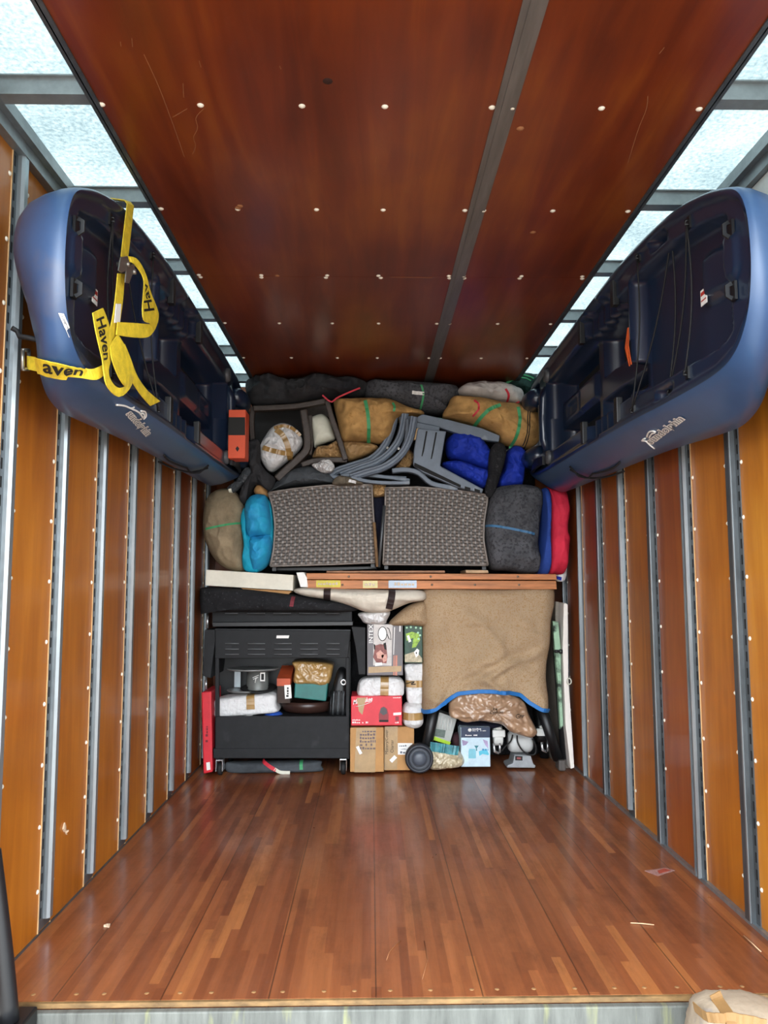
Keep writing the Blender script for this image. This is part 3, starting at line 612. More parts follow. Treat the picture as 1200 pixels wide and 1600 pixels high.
# ------------------------------------------------------------------ yellow ratchet strap over the near end of the left-hand kayak
M_yel = M('yellow_webbing', '#e3c62f', .65, var=.16, vs=30, bump=.35, bs=260, wear=('#a88f3a', 9, .6)); M_buck = M('zinc_buckle', '#a9a8a0', .35, .85)
ST_ = thing('ratchet_strap', 'yellow webbing ratchet strap with black lettering hooked to the wall post and over a kayak', 'strap', tuple(atx(190, 580, -.79)))
def webbing(pairs, xs, nm='webbing', body=None, span=(0, 1), lay=False, vspan=(.2, .8), mirror=False, M_=28):
    A = [k6(p)[0] for p, q in pairs]; B = [k6(q)[0] for p, q in pairs]
    xs = xs if isinstance(xs, (list, tuple)) else [xs]*len(pairs)
    ar = smooth_open([tuple(a)+tuple(b)+(x,) for a, b, x in zip(A, B, xs)], M_)
    EA = [atx(r[0], r[1], r[4]) for r in ar]; EB = [atx(r[2], r[3], r[4]) for r in ar]
    if lay:                       # rests on the hull wherever it would otherwise sink into it
        for E_, c in ((EA, 0), (EB, 2)):
            for i, r in enumerate(ar):
                h = DL[1](r[c], r[c+1], .012)
                if h is not None and h.y < E_[i].y+.01: E_[i] = h
    g = MB(); g.slab(EA, EB, .003); o = g.build(nm, M_yel, ST_)
    if body:
        v, f, mx = text_mesh(body, .02); pts = []
        for q in v:
            u = span[0]+(span[1]-span[0])*q[0]/mx[0]; w_ = vspan[0]+(vspan[1]-vspan[0])*(1-q[1]/mx[1])
            if mirror: w_ = 1-w_
            k = u*(M_-1); i = min(int(k), M_-2); fr = k-i; a = EA[i].lerp(EA[i+1], fr); b = EB[i].lerp(EB[i+1], fr); p = a.lerp(b, w_)
            pts.append(p + (Vector((0, 0, CZ))-p).normalized()*.009)
        g = MB(); g.add(pts, f, 0, False, False); g.build('strap_lettering', M_ink, o)
webbing([((95, 1163), (95, 1250)), ((230, 1182), (230, 1280)), ((340, 1205), (335, 1296)), ((440, 1232), (430, 1305)), ((525, 1250), (545, 1320)), ((605, 1215), (610, 1280))], [-1.035, -.94, -.87, -.83, -.80, -.785], body='aven', span=(.24, .68), lay=True)
p0 = atx(*k6((770, 150))[0], -.81)
webbing([((752, 160), (795, 175)), ((735, 300), (780, 315)), ((712, 510), (757, 515))], [-.812, -.80, -.795])
g = MB(); a, b = atx(*k6((752, 160))[0], -.812), atx(*k6((795, 175))[0], -.812)
g.slab([a+Vector((0, 0, -.001)), a+Vector((-.01, 0, .012)), a+Vector((-.1, 0, .024)), a+Vector((-.22, 0, .0))], [b+Vector((0, 0, -.001)), b+Vector((-.01, 0, .012)), b+Vector((-.1, 0, .024)), b+Vector((-.22, 0, .0))], .003); g.build('webbing', M_yel, ST_)
webbing([((690, 620), (737, 622)), ((672, 800), (722, 800)), ((652, 930), (705, 930)), ((628, 1030), (690, 1040)), ((600, 1180), (640, 1200))], -.785)
webbing([((525, 880), (592, 848)), ((543, 990), (630, 955)), ((565, 1090), (650, 1075)), ((588, 1190), (645, 1180)), ((596, 1260), (628, 1265)), ((618, 1360), (650, 1335)), ((690, 1432), (690, 1372)), ((755, 1395), (735, 1365)), ((792, 1315), (722, 1345)), ((785, 1220), (690, 1290)), ((742, 1110), (650, 1180)), ((690, 1020), (640, 1090))], [-.775]*5+[-.77, -.765, -.76, -.757, -.76, -.765, -.775], body='Haven', span=(.05, .33), vspan=(.15, .8), M_=44, mirror=True)
webbing([((735, 1085), (690, 1080)), ((770, 1170), (725, 1190)), ((815, 1290), (768, 1300)), ((880, 1385), (835, 1410)), ((968, 1462), (905, 1492))], -.78)
webbing([((745, 505), (760, 545)), ((815, 525), (800, 560)), ((872, 620), (858, 650)), ((905, 740), (858, 760)), ((945, 840), (852, 850)), ((958, 905), (862, 930)), ((935, 985), (905, 950)), ((885, 1040), (880, 952)), ((780, 1040), (775, 945)), ((680, 1025), (690, 940))], [-.785, -.77, -.755, -.745, -.74, -.74, -.745, -.75, -.765, -.775], body='Hav', span=(.52, .28), vspan=(.12, .82), M_=44, mirror=True)
g = MB()
for x0, x1 in ((-.79, -.787), (-.765, -.762)):
    q = [atx(x, y, x0) for x, y in k6((690, 600), (705, 515), (750, 505), (760, 540), (735, 605), (710, 615))]
    g.add([(x0, p.y, p.z) for p in q]+[(x1, p.y, p.z) for p in q], [tuple(range(6)), tuple(range(11, 5, -1))]+[(i, i+6, (i+1) % 6+6, (i+1) % 6) for i in range(6)])
    q = [atx(x, y, x0) for x, y in k6((745, 570), (795, 560), (798, 600), (775, 640), (760, 685), (735, 680))]
    g.add([(x0, p.y, p.z) for p in q]+[(x1, p.y, p.z) for p in q], [tuple(range(6)), tuple(range(11, 5, -1))]+[(i, i+6, (i+1) % 6+6, (i+1) % 6) for i in range(6)])
for x, y in k6((728, 560), (770, 610)): p = atx(x, y, -.776); g.lathe([(.0, -.02), (.008, -.02), (.008, .02), (0, .02)], p, (1, 0, 0), 12)
g.build('ratchet_buckle', M_buck, ST_)
g = MB(); q = [atx(x, y, -.781) for x, y in k6((680, 820), (712, 820), (704, 945), (668, 945))]; g.slab([q[0], q[3]], [q[1], q[2]], .002); g.build('care_label', M_white, ST_)
g = MB(); q = [atx(x, y, -1.035) for x, y in k6((65, 1125), (105, 1125), (105, 1250), (65, 1250))]
for a, b in ((0, 1), (1, 2), (2, 3), (3, 0)): g.tube([q[a], q[b]], .006, 6)
g.build('end_hook', M_buck, ST_)
# dark rubber tie between post and the same kayak
g = MB(); g.tube([atx(x, y, xx) for (x, y), xx in zip(k6((-5, 980), (30, 1000), (45, 1035), (90, 1040), (180, 1062)), (-1.05, -1.04, -1.03, -1.01, -.97))], .008, 8)
g.build('rubber_tie', M_cord, label='short black rubber tie from wall post to kayak, above the yellow strap hook', cat='tie')
# ------------------------------------------------------------------ fabrics, papers and the rest of the load
def fab(n, c, **k): return M(n, c, k.pop('rough', .95), var=k.pop('var', .2), vs=k.pop('vs', 9), bump=k.pop('bump', .5), bs=k.pop('bs', 240), spec=.2, **k)
F_char = fab('charcoal_blanket', '#3b3b3d', wear=('#26262a', 5, .55)); F_felt = fab('grey_felt', '#55565a', bs=90, bump=.9, wear=('#3a3b3f', 60, .5)); F_black = fab('black_felt', '#262628', bs=70, bump=1, wear=('#4a4a4c', 70, .62))
F_grey = fab('washed_grey_blanket', '#4c5054'); F_pale = fab('pale_grey_cloth', '#c4bfba', var=.12); F_dgreen = fab('dark_green_tarp', '#1f3a34', rough=.6)
F_hess = fab('hessian', '#c59a60', bs=320, bump=.8, wear=('#a27a45', 26, .6)); F_hess2 = fab('faded_hessian', '#9c8b70', bs=320, bump=.8); F_turq = fab('turquoise_nylon', '#2ea6cb', rough=.55, var=.12, col2='#2a86c0'); F_turq2 = fab('turquoise_trim', '#1c9dbb', rough=.6, var=.1)
F_royal = fab('royal_blue_nylon', '#2038a8', rough=.6, var=.16); F_red = fab('red_fabric', '#d8314a', rough=.7, var=.1); F_blue = fab('blue_fabric', '#2a4794', rough=.7, var=.12)
F_cover = fab('burlap_cover', '#b79e80', bs=330, bump=1, vs=3, var=.09, wear=('#a58661', 120, .5)); F_canvas = fab('off_white_canvas', '#d9d0c0', var=.08)
F_navy = fab('navy_cloth', '#1c1d2c')
P_white = M('white_paper', '#dddcdb', .6, var=.05, vs=5, bump=.9, bs=26, bd=.02); P_tan = M('brown_paper', '#a98557', .62, var=.2, vs=7, bump=.6, bs=24, bd=.015); P_cream = M('cream_foam_roll', '#d9d8c6', .6, var=.05, bump=.3, bs=40)
P_tape = M('brown_tape', '#a9854f', .3, var=.14, vs=12, coat=.4); P_plast = M('brown_plastic_bag', '#ad8b6e', .3, var=.16, vs=8, coat=.5, bump=.6, bs=20, bd=.015)
B_green = M('green_band', '#3f9a62', .6, var=.05); B_red = M('red_band', '#c92c3c', .6, var=.05); B_blue = M('blue_band', '#3c6f96', .6, var=.05); B_dark = M('dark_brown_strap', '#2c1c1c', .7)
M_weave = M('brown_grey_wicker', '#7e746c', .42, var=.16, vs=30, coat=.15); M_stake = M('dark_wicker_stake', '#38312c', .5); M_weaved = M('dark_wicker_back', '#191615', .7); M_wick = M('dark_brown_wicker', '#41362f', .5, var=.2, vs=40, bump=.5, bs=150)
M_chair = M('slate_blue_plastic', '#67727f', .5, var=.12, vs=6, wear=('#8d959c', 9, .66)); M_chaird = M('slate_shadow_plastic', '#4a535e', .55)
M_box = M('corrugated_cardboard', '#bd8d58', .8, var=.1, vs=6); M_pine = M('orange_pine', '#c27a45', .55, var=.22, vs=8, stretch=(.5, 4, 6)); M_bolt = M('bolt_head', '#8a7a6a', .4, .6)
g = MB(); g.box(-.95, 1.15, 5.37, 5.485, 0, 2.36); g.build('dark_backdrop', F_black, label='added dark wardrobe behind the whole load, glimpsed through the gaps', cat='backdrop', bevel=.03)  # added dark slab that blackens the gaps between the goods
# ---- top row, against the roof
soft('moving_blanket', 'charcoal moving blanket rumpled along the roof at the left end of the load', 'blanket', c3((295, 130), (330, 92), (430, 87), (520, 110), (640, 115), (740, 96), (800, 86), (880, 92), (1000, 106), (1062, 130), (1040, 190), (960, 218), (880, 200), (800, 215), (700, 240), (560, 262), (430, 268), (330, 250)), 5.02, .4, F_char, amp=.05, fs=6, seed=1, folds=(1.2, 50, .014), rings=30, n=130)
soft('blanket_roll', 'dark grey felt roll tied with green cord under the roof, middle of the load', 'blanket', c4((-70, 120), (0, 115), (130, 118), (270, 125), (420, 140), (500, 152), (505, 210), (430, 260), (430, 300), (250, 300), (90, 250), (-70, 215)), 5.05, .4, F_felt, [('green_cord', c4((272, 125), (286, 180), (278, 240), (262, 292)), .012, B_green), ('green_cord', c4((262, 285), (340, 288), (430, 298)), .012, B_green), ('white_tag', c4((215, 176), (290, 182)), .022, M_white)], amp=.012, seed=2)
soft('cloth_bundle', 'pale grey cloth bundle with a red strap on top of the hessian roll', 'bundle', c4((495, 172), (540, 132), (640, 118), (780, 132), (880, 160), (908, 195), (885, 258), (760, 245), (620, 222), (540, 205)), 5.0, .35, F_pale, [('red_strap', c4((800, 150), (822, 190), (830, 250)), .014, B_red), ('red_strap', c4((830, 235), (900, 215)), .010, B_red)], amp=.018, fs=9, seed=3, folds=(.5, 70, .005))
t_, p_ = soft('tarp', 'dark green tarp with bright green edging in the upper corner by the strapless kayak', 'tarp', c4((760, 140), (800, 110), (890, 58), (985, 76), (975, 150), (930, 215), (880, 170), (800, 152)), 5.12, .2, F_dgreen, [('edging', c4((765, 140), (800, 112), (890, 62), (980, 80)), .008, B_green), ('edging', c4((800, 118), (888, 78), (960, 98)), .006, B_green)], amp=.01, seed=4)
soft('hessian_roll', 'tan hessian roll with one green band, under the dark felt roll', 'bundle', ch((85, 40), (110, 22), (190, 22), (300, 18), (400, 20), (470, 35), (560, 75), (645, 100), (640, 122), (560, 130), (480, 150), (440, 250), (390, 290), (300, 282), (200, 280), (140, 272), (110, 160)), 5.0, .36, F_hess, [('green_band', ch((282, 20), (296, 90), (305, 180), (302, 280)), .022, B_green), ('green_band', ch((455, 32), (466, 60), (462, 92)), .014, B_green)], amp=.016, fs=9, seed=5, folds=(.3, 40, .004))
soft('hessian_roll', 'fat tan hessian roll with green bands and a red tie, beside the strapless kayak', 'bundle', c4((405, 325), (440, 250), (455, 215), (490, 203), (600, 215), (760, 243), (880, 258), (965, 278), (1008, 335), (1018, 440), (985, 512), (920, 528), (850, 510), (775, 488), (735, 440), (600, 378), (490, 348)), 4.98, .38, F_hess, [('green_band', c4((610, 375), (640, 335), (700, 280), (770, 248)), .022, B_green), ('green_band', c4((878, 262), (890, 330), (878, 420), (858, 505)), .020, B_green), ('red_tie', c4((605, 218), (630, 245), (630, 280), (600, 315)), .012, B_red), ('black_cord', c4((944, 275), (940, 400), (925, 520)), .006, M_cord), ('black_cord', c4((958, 275), (952, 400), (945, 520)), .006, M_cord)], amp=.018, fs=8, seed=6, folds=(2.2, 45, .006), rings=28, n=110)
# orange and black carton at the end of the strapped kayak
def carton(name, label, cat, rect, Y, depth, mat, group=None, bevel=.004, skew=0):
    x0, y0, x1, y1 = rect; a = at(x0, y1, Y); b = at(x1, y0, Y); g = MB()
    t = thing(name, label, cat, ((a.x+b.x)/2, Y+depth/2, a.z), group); g.box(a.x, b.x, Y, Y+depth, a.z, b.z); g.build('box_body', mat, t, bevel=bevel); return t, a, b
def prints(name, mat, parent, Y, *polys, t=.0015):
    g = MB()
    for p in polys: patch(g, p, Y, 0, t)
    return g.build(name, mat, parent)
t, a, b = carton('carton', 'narrow orange carton with a black band, standing at the far end of the strapped kayak', 'box', (356, 640, 384, 716), 4.42, .13, M('orange_card', '#d9532f', .6, var=.05))
prints('black_band', M_ink, t, 4.42, R4(357, 652, 383, 680)); prints('printed_mark', M_ink, t, 4.42, [(368, 701), (371, 697), (374, 701), (371, 706)])
# brown wicker armchair lying on its side, with bundles stowed in it
W_ = thing('wicker_armchair', 'dark brown wicker armchair tipped on its side, stuffed with paper bundles', 'chair', tuple(at(460, 745, 5.05)))
def bar(pts, w_, d_, Y, mat, parent, name, n=14, cr=wk):
    g = MB(); p = smooth_open([tuple(at(x, y, Y)) for x, y in cr(*pts)], n); g.rect([tuple(q) for q in p], w_, d_, (0, -1, 0)); return g.build(name, mat, parent, bevel=min(w_, d_)*.18)
bar([(165, 185), (400, 175), (620, 158), (880, 110)], .034, .06, 4.93, M_wick, W_, 'seat_rail')
bar([(165, 170), (150, 300), (160, 500)], .03, .05, 4.95, M_wick, W_, 'leg')
bar([(660, 195), (680, 330), (700, 470), (690, 590), (620, 670), (500, 780), (395, 880)], .046, .06, 4.92, M_wick, W_, 'armrest', 22)
bar([(720, 250), (725, 400), (730, 540), (720, 640)], .03, .05, 4.99, M_wick, W_, 'back_post')
bar([(640, 740), (760, 700), (900, 690), (1090, 690)], .034, .05, 4.95, M_wick, W_, 'lower_rail')
bar([(890, 105), (940, 280), (1000, 450), (1075, 690)], .034, .06, 4.92, M_wick, W_, 'leg')
g = MB(); g.prism([xz(at(x, y, 5.2)) for x, y in wk((150, 150), (900, 110), (1090, 700), (640, 760), (420, 840), (160, 780))], 5.2, 5.22); g.build('woven_seat', M_weaved, W_); g = MB(); g.prism([xz(at(x, y, 5.16)) for x, y in wk((690, 190), (870, 120), (915, 260), (720, 262))], 5.16, 5.18); g.build('side_panel', M_wick, W_)  # near-black seat panel paints the darkness inside the armchair
g = MB(); pts = smooth_open([tuple(at(x, y, 4.84)) for x, y in c3((775, 190), (830, 232), (870, 205), (960, 165), (1010, 145))], 16); g.rect(pts, .010, .005, (0, -1, 0)); g.build('red_strap', B_red, label='red strap trailing from the charcoal blanket to the wicker armchair corner', cat='strap')
soft('paper_bundle', 'round white paper bundle crossed with brown tape, inside the wicker armchair', 'bundle', wk((355, 370), (440, 330), (540, 350), (610, 420), (650, 490), (635, 560), (560, 650), (440, 745), (340, 805), (270, 740), (225, 620), (240, 540), (290, 450)), 4.98, .24, P_white, [('tape', wk((385, 385), (450, 440), (500, 540), (515, 660)), .034, P_tape), ('tape', wk((255, 560), (340, 590), (440, 615), (545, 615)), .03, P_tape), ('tape', wk((365, 365), (460, 345), (560, 375), (620, 430)), .02, P_tape)], amp=.014, fs=12, seed=7)
soft('foam_roll', 'cream foam roll standing between the wicker armchair rails', 'roll', wk((725, 290), (780, 250), (850, 240), (910, 290), (945, 380), (970, 480), (900, 510), (800, 545), (765, 560), (745, 430)), 5.05, .16, P_cream, amp=.004, seed=8)
soft('paper_packet', 'crumpled brown paper packet at the foot of the cream foam roll', 'packet', wk((755, 630), (800, 560), (900, 545), (985, 500), (1010, 560), (1035, 640), (1030, 680), (900, 680), (760, 670)), 5.0, .14, P_tan, amp=.02, fs=16, seed=9)
soft('paper_packet', 'flat brown paper packet under the tan hessian roll, behind the stacked chair arms', 'packet', ch((130, 300), (190, 286), (290, 290), (360, 310), (350, 340), (250, 385), (165, 400)), 5.05, .2, P_tan, amp=.014, fs=12, seed=10)
soft('paper_ball', 'crumpled white paper ball below the wicker armchair', 'paper', wk((740, 735), (800, 715), (850, 690), (920, 690), (965, 745), (945, 800), (870, 815), (800, 790)), 4.88, .1, P_white, amp=.03, fs=26, seed=11)
soft('moving_blanket', 'charcoal blanket hanging down at the wicker armchair end, beside the strapped kayak', 'blanket', c3((312, 500), (340, 468), (378, 475), (388, 540), (386, 610), (430, 672), (470, 700), (480, 730), (445, 790), (380, 750), (330, 770), (300, 868), (262, 850), (272, 780), (330, 690), (318, 600)), 4.9, .2, F_char, amp=.02, fs=9, seed=12, folds=(.2, 60, .008), rings=26, n=120)
soft('moving_blanket', 'washed grey blanket spread over the top of the two wicker tables', 'blanket', c3((430, 812), (470, 760), (520, 710), (600, 660), (680, 640), (760, 655), (830, 690), (870, 745), (760, 752), (600, 765), (500, 790)), 5.0, .3, F_grey, amp=.016, fs=8, seed=13, folds=(.9, 35, .006))
soft('buckled_webbing', 'grey nylon strap with plastic buckle dangling at the end of the strapped kayak', 'strap', c3((180, 770), (230, 730), (270, 680), (300, 640), (355, 665), (345, 700), (300, 720), (260, 770), (215, 800)), 4.86, .07, F_grey, [('white_label', c3((285, 735), (300, 690)), .02, M_cap), ('tag', c3((196, 775), (202, 810), (212, 855)), .018, P_cream)], amp=.012, fs=20, seed=14)
# slate blue stacking chairs on their side
def chair_piece(pts, w_, d_, Y, parent, name, n=20, mat=None): return bar(pts, w_, d_, Y, mat or M_chair, parent, name, n, ch)
arms = [[(470, 88), (452, 190), (405, 305), (320, 390), (200, 432), (110, 462), (50, 500)],
        [(532, 105), (505, 240), (448, 335), (360, 405), (240, 450), (130, 492)],
        [(588, 125), (560, 262), (505, 362), (405, 436), (285, 475), (190, 505)]]
labs = ['slate blue plastic chair, outermost arm of the nested stack', 'slate blue plastic chair nested in the middle of the stack', 'slate blue plastic chair at the front of the stack, slatted back showing']
for i, A in enumerate(arms):
    Y = 4.95-.06*i
    c = thing('stacking_chair', labs[i], 'chair', tuple(at(560+20*i, 770, Y)), 'stacked slate blue chairs')
    g = MB(); p = [tuple(at(x, y, Y)) for x, y in ch(*smooth_open(A, 30))]
    g.sweep(p, [(-.024, -.02), (-.024, .012), (-.016, .02), (-.010, .012), (.004, .012), (.010, .02), (.019, .02), (.024, .01), (.024, -.02)], (0, -1, 0), 0, False); g.build('armrest', M_chair, c, bevel=.002)
    L = [[(60, 500), (160, 505), (330, 500), (540, 510)], [(140, 495), (270, 490), (420, 505), (560, 525)], [(195, 505), (300, 530), (430, 540), (560, 538)]][i]
    chair_piece(L, .022, .045, Y, c, 'leg', 12)
    o = 22*i
    if i < 2:
        chair_piece([(500+o*2.6, 100+o), (505+o*2.2, 200+o), (470+o*2, 300+o)], .02, .03, Y+.0, c, 'inner_rib', 10, M_chaird)
        g = MB(); x, y = ch((505+62*i, 255+14*i))[0]; q = at(x, y, Y-.03); g.lathe([(0, -.02), (.014, -.02), (.016, 0), (.016, .03), (0, .03)], q, (0, -1, 0), 14); g.build('bolt', M_chaird, c)
        g = MB(); x, y = ch((422-0+70*i, 320+4*i))[0]; q = at(x, y, Y-.025); g.lathe([(0, .008), (.008, .006), (.009, 0)], q, (0, -1, 0), 10); g.build('glide', M_white, c)
    else:
        Yf = Y-.03
        top = ch((612, 196), (790, 215), (782, 250), (752, 432), (1022, 578), (1012, 602), (850, 562), (640, 470), (582, 425), (588, 330))
        g = MB(); g.prism([xz(at(x, y, Yf)) for x, y in top], Yf, Yf+.05); b_ = g.build('backrest', M_chair, c, bevel=.006)
        for q in ([(662, 215), (672, 215), (650, 340), (640, 372), (634, 372)], [(722, 222), (732, 222), (708, 350), (698, 390), (692, 388)]): g = MB(); g.prism([xz(at(x, y, Yf)) for x, y in ch(*q)], Yf-.003, Yf+.004); g.build('slot', M_dark, b_)
        g = MB(); g.prism([xz(at(x, y, Yf)) for x, y in ch((590, 412), (650, 440), (880, 552), (878, 568), (640, 462), (588, 432))], Yf-.004, Yf+.004); g.build('recess', M_dark, b_)
        for q in ([(905, 560), (940, 570), (938, 590), (905, 580)], [(965, 572), (1000, 584), (998, 600), (965, 590)]): g = MB(); g.prism([xz(at(x, y, Yf)) for x, y in ch(*q)], Yf-.004, Yf+.004); g.build('foot_slot', M_dark, b_)
        g = MB(); g.prism([xz(at(x, y, Y+.06)) for x, y in ch((598, 132), (640, 108), (800, 142), (1010, 195), (1125, 242), (1118, 282), (960, 258), (820, 215), (700, 178), (600, 160))], Y+.06, Y+.11); g.build('seat_edge', M_chair, c, bevel=.005)
        g = MB(); g.prism([xz(at(x, y, Y+.03)) for x, y in ch((598, 158), (750, 188), (745, 226), (598, 196))], Y+.03, Y+.06); g.build('cross_rail', M_chair, c, bevel=.004)
        chair_piece([(450, 465), (540, 458), (620, 480), (700, 545), (860, 575)], .03, .05, Y+.03, c, 'leg', 14)
        chair_piece([(545, 140), (538, 260), (520, 320)], .02, .03, Y+.0, c, 'inner_rib', 10, M_chaird)
soft('paper_packet', 'brown paper packet jammed behind the curved chair arms, by the slatted back', 'packet', ch((470, 445), (510, 390), (545, 330), (580, 350), (585, 400), (560, 445), (510, 458)), 5.02, .12, P_tan, amp=.016, fs=18, seed=15)
soft('wood_offcut', 'short pale wood offcut wedged in the chair stack', 'wood', ch((602, 200), (622, 196), (608, 268), (585, 272)), 4.85, .03, M('pale_wood', '#c8a67c', .7), e=6, amp=.001, crisp=1, seed=16)
soft('folded_cloth', 'mottled brown cloth scrap on top of the left wicker table, under the chair arms', 'cloth', ch((85, 520), (120, 496), (190, 505), (270, 540), (230, 552), (90, 552)), 4.84, .1, M('mottled_cloth', '#6c6252', .9, var=.3, vs=30), [('pink_print', ch((180, 525), (225, 535)), .018, P_white)], amp=.01, seed=17)
# royal blue bags and the dark sleeve
soft('stuff_sack', 'big royal blue nylon bag behind the chair stack, upper of two', 'bag', c4((425, 490), (455, 445), (520, 415), (590, 435), (640, 465), (700, 540), (718, 610), (682, 662), (600, 640), (520, 612), (440, 580)), 5.0, .3, F_royal, amp=.014, fs=9, seed=18, folds=(.7, 40, .006))
soft('stuff_sack', 'royal blue nylon bag squashed below the other one, behind the chair leg', 'bag', c4((398, 625), (450, 605), (530, 612), (620, 645), (695, 672), (692, 740), (655, 775), (580, 745), (480, 690)), 4.96, .26, F_royal, amp=.016, fs=10, seed=19, folds=(1, 60, .005))
soft('stuff_sack', 'royal blue nylon bag standing next to the end of the strapless kayak', 'bag', c4((800, 560), (850, 510), (912, 535), (915, 640), (905, 730), (880, 765), (760, 770), (755, 715), (790, 640)), 4.98, .26, F_royal, [('drawcord', c4((805, 585), (808, 530), (840, 508)), .006, M_cap)], amp=.014, fs=9, seed=20, folds=(.1, 60, .005))
soft('umbrella_sleeve', 'black fabric sleeve standing upright between the royal blue bags', 'sleeve', c4((695, 570), (712, 515), (745, 487), (790, 500), (802, 560), (775, 670), (745, 760), (728, 810), (692, 832), (668, 792), (688, 690)), 4.86, .1, F_black, amp=.008, seed=21)
# ---- middle row
soft('hessian_bag', 'beige rounded hessian bag with a green cord beside the wall, next to turquoise bag', 'bag', c3((40, 980), (58, 850), (108, 792), (200, 776), (262, 826), (296, 900), (290, 1000), (300, 1100), (290, 1282), (180, 1274), (100, 1205), (52, 1100)), 4.95, .4, F_hess2, [('green_cord', c3((40, 1025), (120, 1010), (200, 995), (285, 975)), .012, B_green)], amp=.014, fs=6, seed=22, folds=(1.4, 30, .004))
T_ = thing('sleeping_bag', 'turquoise sleeping bag rolled on end between the beige bag and a wicker table', 'sleeping bag', tuple(at(402, 893, 4.94)))
for px, m_, sd, e_ in ((c3((296, 880), (330, 825), (390, 810), (435, 835), (460, 950), (466, 1040), (440, 1075), (370, 1075), (320, 1085), (298, 1000)), F_turq, 23, 4.9), (c3((325, 1085), (380, 1070), (450, 1060), (468, 1110), (452, 1215), (410, 1275), (350, 1292), (325, 1200)), F_turq, 24, 4.91)):
    p = Puff(px, e_, .3, amp=.012, seed=sd, folds=(1.5, 45, .005)); p.build('roll', m_, T_)
p = Puff(c3((268, 940), (290, 890), (302, 960), (300, 1040), (330, 1085), (340, 1180), (380, 1288), (300, 1290), (276, 1240), (285, 1120), (270, 1020)), 4.86, .12, amp=.008, seed=25); p.build('edge_trim', F_turq2, T_)
p = Puff(c3((440, 850), (462, 900), (474, 1020), (470, 1120), (455, 1140), (450, 1000)), 4.9, .1, amp=.004, seed=26); p.build('edge_trim', F_turq2, T_)
soft('cork_block', 'tan cork-coloured block on top of the turquoise sleeping bag', 'block', c3((360, 760), (395, 742), (432, 775), (440, 825), (400, 835), (350, 800)), 4.98, .12, M_box, amp=.004, seed=27)
def wicker(label, L, Rr, Tp, Bt, Yf, depth):
    """woven side: strands over and under upright stakes, between four edge lines given in photograph points"""
    root = thing('wicker_table', label, 'table', tuple(at((L[0][0]+Rr[0][0])/2, Bt[0][1]+5, Yf+depth/2)), 'brown wicker tables')
    iy = lambda P, y: np.interp(y, [p[1] for p in P], [p[0] for p in P]); ix = lambda P, x: np.interp(x, [p[0] for p in P], [p[1] for p in P])
    rows, cols = 24, 24
    def pt(u, v, dy):
        y = L[0][1]+(L[-1][1]-L[0][1])*v; xl, xr = iy(L, y), iy(Rr, y); x = xl+(xr-xl)*u
        yt, yb = ix(Tp, x), ix(Bt, x); q = at(x, yt+(yb-yt)*v, Yf); return (q.x, Yf+dy, q.z)
    g = MB()
    for r in range(rows):
        v0, v1 = (r+.12)/rows, (r+.88)/rows; A = []; B = []
        for k in range(cols*6+1):
            u = k/(cols*6); d = -.0045*math.cos(math.pi*(u*cols + r)); A.append(pt(u, v0, d)); B.append(pt(u, v1, d))
        g.slab(A, B, .003)
    s2 = MB()
    for c in range(cols+1):
        u = c/cols; a, b = max(0, u-.0085), min(1, u+.0085)
        s2.slab([pt(a, v, .0) for v in np.linspace(0, 1, 12)], [pt(b, v, .0) for v in np.linspace(0, 1, 12)], .003)
    g.build('woven_panel', M_weave, root); s2.build('upright_stakes', M_stake, root)
    g = MB(); c = [pt(0, 0, .02), pt(1, 0, .02), pt(1, 1, .02), pt(0, 1, .02)]
    O = [pt(u, 0, 0) for u in np.linspace(.01, .99, 8)] + [pt(.99, v, 0) for v in np.linspace(.05, .95, 8)] + [pt(u, .99, 0) for u in np.linspace(.99, .01, 8)] + [pt(.01, v, 0) for v in np.linspace(.95, .05, 8)]
    g.prism([(q[0], q[2]) for q in O], Yf+.014, Yf+depth); g.build('box_frame', M_weaved, root)
    for e0 in ([pt(u, 0, -.003) for u in np.linspace(0, 1, 20)], [pt(u, 1, -.003) for u in np.linspace(0, 1, 20)], [pt(0, v, -.003) for v in np.linspace(0, 1, 16)], [pt(1, v, -.003) for v in np.linspace(0, 1, 16)]):
        g = MB(); g.tube(e0, .007, 6); g.build('edge_braid', M_weave, root)
    for u in (.03, .97):
        q = pt(u, 1, .03); g = MB(); g.box(q[0]-.012, q[0]+.012, q[1], q[1]+.03, q[2]-.03, q[2]); g.build('foot', M_blk, root)
    return root
wicker('woven brown-grey wicker table on its side, beside the turquoise sleeping bag', c3((440, 800), (468, 900), (480, 1000), (472, 1150), (450, 1258)), c3((1082, 750), (1088, 900), (1098, 1050), (1110, 1235)), c3((440, 800), (600, 775), (800, 755), (1085, 750)), c3((450, 1258), (800, 1248), (1112, 1235)), 4.86, .45)
wicker('woven brown-grey wicker table on its side, beside the dark blanket with blue cord', c4((50, 770), (46, 1000), (35, 1248)), c4((685, 815), (665, 950), (662, 1080), (690, 1252)), c4((45, 770), (250, 765), (500, 785), (690, 815)), c4((30, 1246), (690, 1252)), 4.86, .45)
soft('paper_packet', 'brown paper packet poking up between the two wicker tables', 'packet', ch((325, 555), (370, 540), (410, 555), (420, 610), (380, 625), (330, 622)), 4.95, .15, P_tan, amp=.016, fs=18, seed=28)
soft('dark_cloth', 'navy-black cloth in the gap between the two wicker tables', 'cloth', c3((1085, 825), (1130, 815), (1175, 830), (1185, 930), (1160, 1100), (1130, 1240), (1100, 1270), (1085, 1000)), 5.03, .2, F_navy, amp=.01, seed=29)
